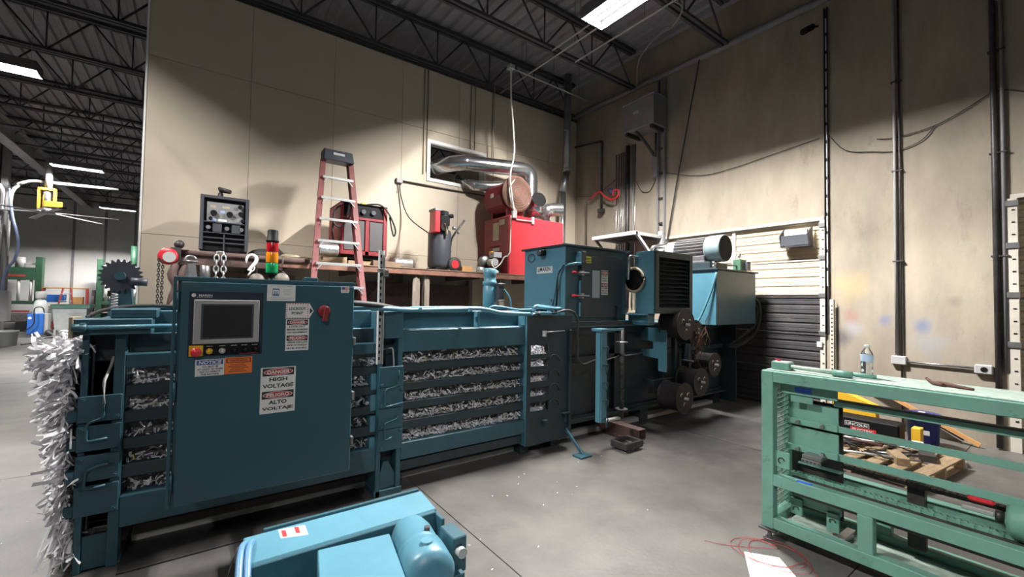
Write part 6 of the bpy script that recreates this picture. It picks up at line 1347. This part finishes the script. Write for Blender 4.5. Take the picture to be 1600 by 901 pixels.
bs = MB().beam((7.4, 1.9, 0.58), (7.36, 0.95, 0.06), 0.03, 0.05).build('brush_strip', M['purple'], None, 0.003, origin=(7.38, 1.4, 0)); tag(bs, 'dark purple strip leaning behind the yellow batten', 'strip')
sl_ = [((5.2, 1.75, 0.15), (5.5, 1.0, 0.17), 0.012, 'alu', 'pale steel bar lying across the front of the pallet'), ((5.3, 1.95, 0.15), (5.75, 1.35, 0.18), 0.02, 'dsteel', 'dark square bar at the left of the pallet'), ((5.6, 1.9, 0.15), (5.9, 1.1, 0.2), 0.01, 'rustd', 'thin rusty rod in the middle of the pallet load'), ((5.7, 1.9, 0.18), (5.6, 1.3, 0.21), 0.012, 'brownl', 'brown cable piece under the LINCOLN plate'), ((5.85, 1.75, 0.16), (5.95, 1.05, 0.16), 0.009, 'bright', 'white-tipped rod right of the LINCOLN plate'), ((5.5, 1.35, 0.15), (5.85, 0.95, 0.15), 0.014, 'steel', 'grey steel rod at the right corner of the pallet')]
for p, q, r, mt, lab in sl_:
    o = MB().cyl(p, q, r, n=8).build('scrap_bar', M[mt], None, 0, origin=p); tag(o, lab, 'scrap bar')
for c, s, rz, mt, lab in (((5.45, 1.15, 0.165), (0.26, 0.1, 0.07), 0.5, 'wood', 'short wooden block lying on the pallet front'), ((5.75, 1.0, 0.165), (0.2, 0.12, 0.07), 0.2, 'dsteel', 'dark steel block at the right side of the pallet'), ((5.35, 1.75, 0.16), (0.3, 0.08, 0.06), 1.2, 'dsteel', 'long dark steel offcut at the left of the pallet'), ((6.2, 0.98, 0.0125 + 0.01), (0.1, 0.1, 0.02), 0.4, 'dsteel', 'flat dark plate on the floor right of the pallet'), ((6.35, 0.85, 0.03), (0.18, 0.08, 0.06), 0.2, 'grey', 'grey metal fitting on the floor right of the bucket')):
    u = V(math.cos(rz), math.sin(rz), 0); v = V(-math.sin(rz), math.cos(rz), 0)
    o = MB().obox(c, s, u, v).build('scrap_block', M[mt], None, 0.004, origin=c); tag(o, lab, 'scrap block')
o = MB().obox((6.05, 1.12, 0.18), (0.09, 0.02, 0.09), (0.3, -1, 0), (1, 0.3, 0.4), (-0.3, 0, 1)).build('white_plate', M['bright'], None, 0.004, origin=(6.05, 1.12, 0.13)); tag(o, 'small white plate leaning in front of the blue bucket', 'plate')
m = MB()
for k in range(14):
    p = V(5.6 + rnd.uniform(-.2, .4), 1.5 + rnd.uniform(-.3, .4), 0.16); q = [p]
    for j in range(5):
        p = p + V(rnd.uniform(-.12, .12), rnd.uniform(-.18, .12), rnd.uniform(-.02, .03)); p.z = max(p.z, 0.145); q.append(p)
    m.tube(q, 0.008, 5, sub=3)
o = m.build('cable_tangle', M['rubber'], None, 0, origin=(5.7, 1.5, 0.13)); tag(o, 'tangle of dark welding cable in front of the welder case', 'cable tangle', kind='stuff')

# ================================================================ far hall on the left
fc = thing('steel_column', 'steel column with pipes at the left edge of the far hall', 'column', (-5.0, 20.2, 0))
one('web', M['grey'], fc, 0.004, (-5.12, -4.98, 20.4, 20.7, 0, 6.5)); one('flange', M['grey'], fc, 0.004, (-5.2, -5.17, 20.3, 20.7, 0, 6.5))
for x, y, zt in ((-5.02, 20.25, 4.95), (-4.85, 20.2, 4.9)):
    MB().tube(rounded([(x, y, 0.9), (x, y, zt), (x + (0.3 if x > -4.9 else -0.4), y, zt + 0.35), (x + (2.5 if x > -4.9 else -1.2), y, zt + 0.4)], 0.25), 0.05, 10).build('conduit', M['lgrey'], fc)
eb = one('electrical_box', M['lgrey'], fc, 0.01, (-5.3, -4.72, 19.9, 20.2, 0.75, 1.7)); one('sticker', M['yellow'], eb, 0, (-5.02, -4.93, 19.895, 19.9, 0.95, 1.08))
o = MB().tube([(-4.87, 20.1, 4.9), (-4.75, 20.05, 4.0), (-4.6, 20.0, 3.3), (-4.65, 20.0, 2.7), (-4.85, 20.0, 2.2), (-4.88, 20.0, 1.2)], 0.035, 8, sub=5).build('blue_hose', M['paleblue'], None, 0, origin=(-4.8, 20.05, 1.2)); tag(o, 'pale blue hose hanging down the steel column', 'hose')
fn_ = thing('ceiling_fan', 'large ceiling fan with yellow motor frame and long blades', 'ceiling fan', (-4.0, 20.0, 4.1))
MB().cyl((-4.0, 20.0, 5.0), (-4.0, 20.0, 6.0), 0.09, n=10).build('down_rod', M['lgrey'], fn_); one('motor_frame', M['yellow'], fn_, 0.006, (-4.22, -4.17, 19.9, 20.1, 4.3, 5.0), (-3.87, -3.82, 19.9, 20.1, 4.6, 5.0), (-4.22, -3.82, 19.9, 20.1, 4.95, 5.02), (-4.05, -3.65, 19.85, 19.95, 4.42, 4.6)); MB().cyl((-4.02, 20.0, 4.35), (-4.02, 20.0, 4.9), 0.1, n=14).build('motor', M['galv'], fn_); MB().cyl((-4.02, 20.0, 4.2), (-4.02, 20.0, 4.35), 0.22, n=16).build('hub', M['steel'], fn_)
for k in range(6):
    a = math.radians(-8 + 60 * k); d = V(math.cos(a), math.sin(a), -0.03); c = V(-4.02, 20.0, 4.25)
    b = MB().obox(c + d * 0.95, (1.6, 0.13, 0.02), d, V(-math.sin(a), math.cos(a), 0.1)).build('blade', M['lgrey'], fn_); MB().obox(c + d * 1.78, (0.08, 0.16, 0.05), d, V(-math.sin(a), math.cos(a), 0.1)).build('blade_tip', M['dsteel'] if k else M['tan'], b)
def press(x0, x1, y, h, label, mast):
    t = thing('hydraulic_press', label, 'press', ((x0 + x1) / 2, y, 0)); g = M['farg']
    for x in (x0, x1 - 0.22): one('upright', g, t, 0.01, (x, x + 0.22, y, y + 0.4, 0, h))
    one('crown', g, t, 0.01, (x0 + 0.22, x1 - 0.22, y, y + 0.4, h * 0.68, h * 0.85)); one('bed', g, t, 0.01, (x0 + 0.22, x1 - 0.22, y - 0.1, y + 0.4, 0.5, 0.75)); one('platen', g, t, 0.01, (x0 + 0.22, x1 - 0.22, y - 0.05, y + 0.35, 1.15, 1.3)); one('nameplate', M['farred'], t, 0, (x0 + 0.4, x1 - 0.5, y - 0.01, y, h * 0.72, h * 0.75))
    n = 3
    for k in range(n):
        x = x0 + 0.35 + k * (x1 - x0 - 0.7) / (n - 1); MB().cyl((x, y + 0.1, 1.3), (x, y + 0.1, h * 0.68), 0.05, n=10).build('guide_rod', M['bright'], t)
    MB().cyl(((x0 + x1) / 2, y + 0.2, h * 0.85), ((x0 + x1) / 2, y + 0.2, h * 0.85 + 0.45), 0.16, n=14).build('ram_cylinder', M['lgrey'], t)
    if mast: MB().cyl((x1 - 0.45, y + 0.3, h * 0.8), (x1 - 0.45, y + 0.3, h + 0.75), 0.13, n=12).build('mast', g, t)
    one('tie_bar', M['lgrey'], t, 0.004, (x0 + 0.2, x1, y + 0.1, y + 0.14, h - 0.35, h - 0.3)); one('work_table', M['lgrey'], t, 0.004, (x0 + 0.2, x1 - 0.1, y - 0.25, y - 0.1, 0.75, 0.8)); one('tray', M['farred'], t, 0.004, (x0 + 0.3, x1 - 0.3, y - 0.22, y - 0.12, 0.8, 0.88))
    return t
press(-7.2, -5.75, 28.4, 3.3, 'green hydraulic press at the far left beside the steel column', False)
press(-3.95, -2.2, 28.4, 3.35, 'green hydraulic press with mast, next to the partition edge', True)
gc = thing('gas_cylinder', 'white gas cylinder standing in front of the left press', 'gas cylinder', (-5.1, 25.2, 0)); MB().lathe([(0, 0), (0.2, 0), (0.21, 0.03), (0.21, 1.15), (0.15, 1.35), (0.06, 1.42), (0.06, 1.5)], (-5.1, 25.2, 0), (0, 0, 1), 18).build('cylinder', M['tote'], gc); MB().lathe([(0.14, 1.42), (0.16, 1.46), (0.16, 1.68), (0.13, 1.72), (0, 1.72)], (-5.1, 25.2, 0), (0, 0, 1), 14).build('collar', M['lgrey'], gc)
fw_ = thing('mig_welder', 'blue wheeled welding machine on the far hall floor', 'welder', (-4.95, 24.0, 0))
one('side', M['mblue'], fw_, 0.01, (-5.15, -4.72, 23.8, 24.3, 0.08, 0.86)); one('front', M['black'], fw_, 0.01, (-5.45, -5.15, 23.8, 24.3, 0.2, 0.55)); one('drum', M['dsteel'], fw_, 0.02, (-5.75, -5.15, 23.85, 24.3, 0.55, 0.85)); one('rack', M['lgrey'], fw_, 0.01, (-4.72, -4.6, 23.85, 24.2, 0.1, 0.86)); MB().lathe([(0, 0), (0.1, 0), (0.13, 0.02), (0.13, 0.08), (0, 0.08)], (-4.55, 23.75, 0.13), (0, 1, 0), 16).build('wheel', M['rubber'], fw_); MB().cyl((-5.08, 23.79, 0.7), (-5.08, 23.8, 0.7), 0.05, n=12).build('emblem', M['label'], fw_); MB().tube([(-4.7, 23.75, 0.9), (-4.75, 23.7, 1.1), (-4.95, 23.7, 1.05), (-4.95, 23.7, 0.5), (-5.2, 23.7, 0.2)], 0.02, 6, sub=4).build('cable', M['rubber'], fw_)
fb = thing('white_pail', 'white plastic pail on the floor by the steel column', 'pail', (-4.75, 20.0, 0)); MB().lathe([(0, 0), (0.2, 0), (0.23, 0.42), (0.245, 0.42), (0.245, 0.47), (0.23, 0.47), (0.22, 0.4), (0, 0.38)], (-4.7, 19.9, 0), (0, 0, 1), 20).build('pail', M['tote'], fb)
o = MB().tube([(-4.4, 19.9, 0.02), (-4.2, 21.0, 0.02), (-4.4, 22.5, 0.02), (-4.0, 23.2, 0.02), (-3.9, 24.0, 0.02), (-4.3, 24.6, 0.02)], 0.02, 6, sub=5).build('floor_cable', M['rubber'], None, 0, origin=(-4.3, 22, 0)); tag(o, 'black cable trailing over the far hall floor', 'cable')
sh_ = thing('storage_shelf', 'low storage shelf with a blue bin against the far wall', 'shelf', (-5.2, 28.6, 0))
for x in (-5.75, -4.3): one('upright', M['farred'], sh_, 0.004, (x, x + 0.05, 28.4, 28.9, 0, 1.9))
for z in (0.3, 1.0, 1.88): one('shelf_board', M['card'], sh_, 0.004, (-5.75, -4.25, 28.4, 28.9, z, z + 0.05))
for c, mt, lab in (((-5.65, -5.0, 28.3, 28.8, 1.25, 1.6), 'mblue', 'blue plastic bin on the far storage shelf'), ((-5.6, -5.05, 28.35, 28.8, 0.35, 0.95), 'tote', 'grey tote on the lower board of the far storage shelf'), ((-4.75, -4.4, 28.35, 28.8, 1.05, 1.5), 'card', 'brown carton on the far storage shelf')):
    o = MB(); o.box(*c); o = o.build('storage_bin', M[mt], None, 0.01, origin=(c[0], c[2], c[4])); tag(o, lab, 'bin')
fl_ = thing('far_stepladder', 'red stepladder in front of the far storage shelf', 'ladder', (-5.0, 28.0, 0))
for x0, x1 in ((-5.25, -5.0), (-4.5, -4.75)): MB().beam((x0, 27.7, 0.0), (x1, 28.1, 1.9), 0.06, 0.06).build('rail', M['farred'], fl_)
for k in range(5): one('step', M['lgrey'], fl_, 0.004, (-5.2 + 0.04 * k, -4.55 - 0.04 * k, 27.72 + 0.07 * k, 27.85 + 0.07 * k, 0.3 + 0.33 * k, 0.34 + 0.33 * k))
tb_ = thing('bulk_bin', 'translucent bulk bin with green rim in the far hall', 'bin', (-4.5, 27.0, 0)); m = MB(); m.prism([(-4.95, 26.6, 0.05), (-4.05, 26.6, 0.05), (-3.95, 26.6, 1.0), (-5.05, 26.6, 1.0)], (0, 0.9, 0)); m.build('tub', M['tote'], tb_, 0.02); one('rim', M['green'], tb_, 0.02, (-5.1, -3.85, 26.55, 27.55, 1.0, 1.18)); one('base', M['lgrey'], tb_, 0.02, (-4.9, -4.1, 26.65, 27.45, 0, 0.05))
for k, x in enumerate((-4.05, -3.55)):
    o = thing('pedestal_box', 'left switch box on a stand by the far wall' if k == 0 else 'right switch box on a stand by the far wall', 'switch box', (x, 29.5, 0)); one('box', M['grey'], o, 0.01, (x - 0.18, x + 0.18, 29.4, 29.6, 1.55, 1.85))
    for s in (-0.1, 0.1): MB().tube([(x + s * 0.8, 29.5, 1.55), (x + s, 29.5, 0.9), (x + s * 2.2, 29.45, 0.0)], 0.02, 6).build('cable', M['rubber'], o)

m = MB()
for k in range(34):
    x = rnd.choice((rnd.gauss(1.6, 0.35), rnd.gauss(2.6, 0.8), rnd.gauss(-0.9, 0.25))); y = rnd.uniform(2.0, 3.3) if x > 0 else rnd.uniform(3.2, 4.6)
    a = rnd.uniform(0, 6.3); u = V(math.cos(a), math.sin(a), 0) * rnd.uniform(0.004, 0.011); w = V(-math.sin(a), math.cos(a), 0) * 0.0025
    c = V(x, y, 0.002); m._add([c - u - w, c + u - w, c + u + w + V(0, 0, 0.004), c - u + w], [(0, 1, 2, 3)])
o = m.build('paper_scraps', M['paper'], None, 0, origin=(1.6, 2.6, 0)); tag(o, 'tiny white paper scraps scattered on the floor before the baler', 'paper scraps', kind='stuff')
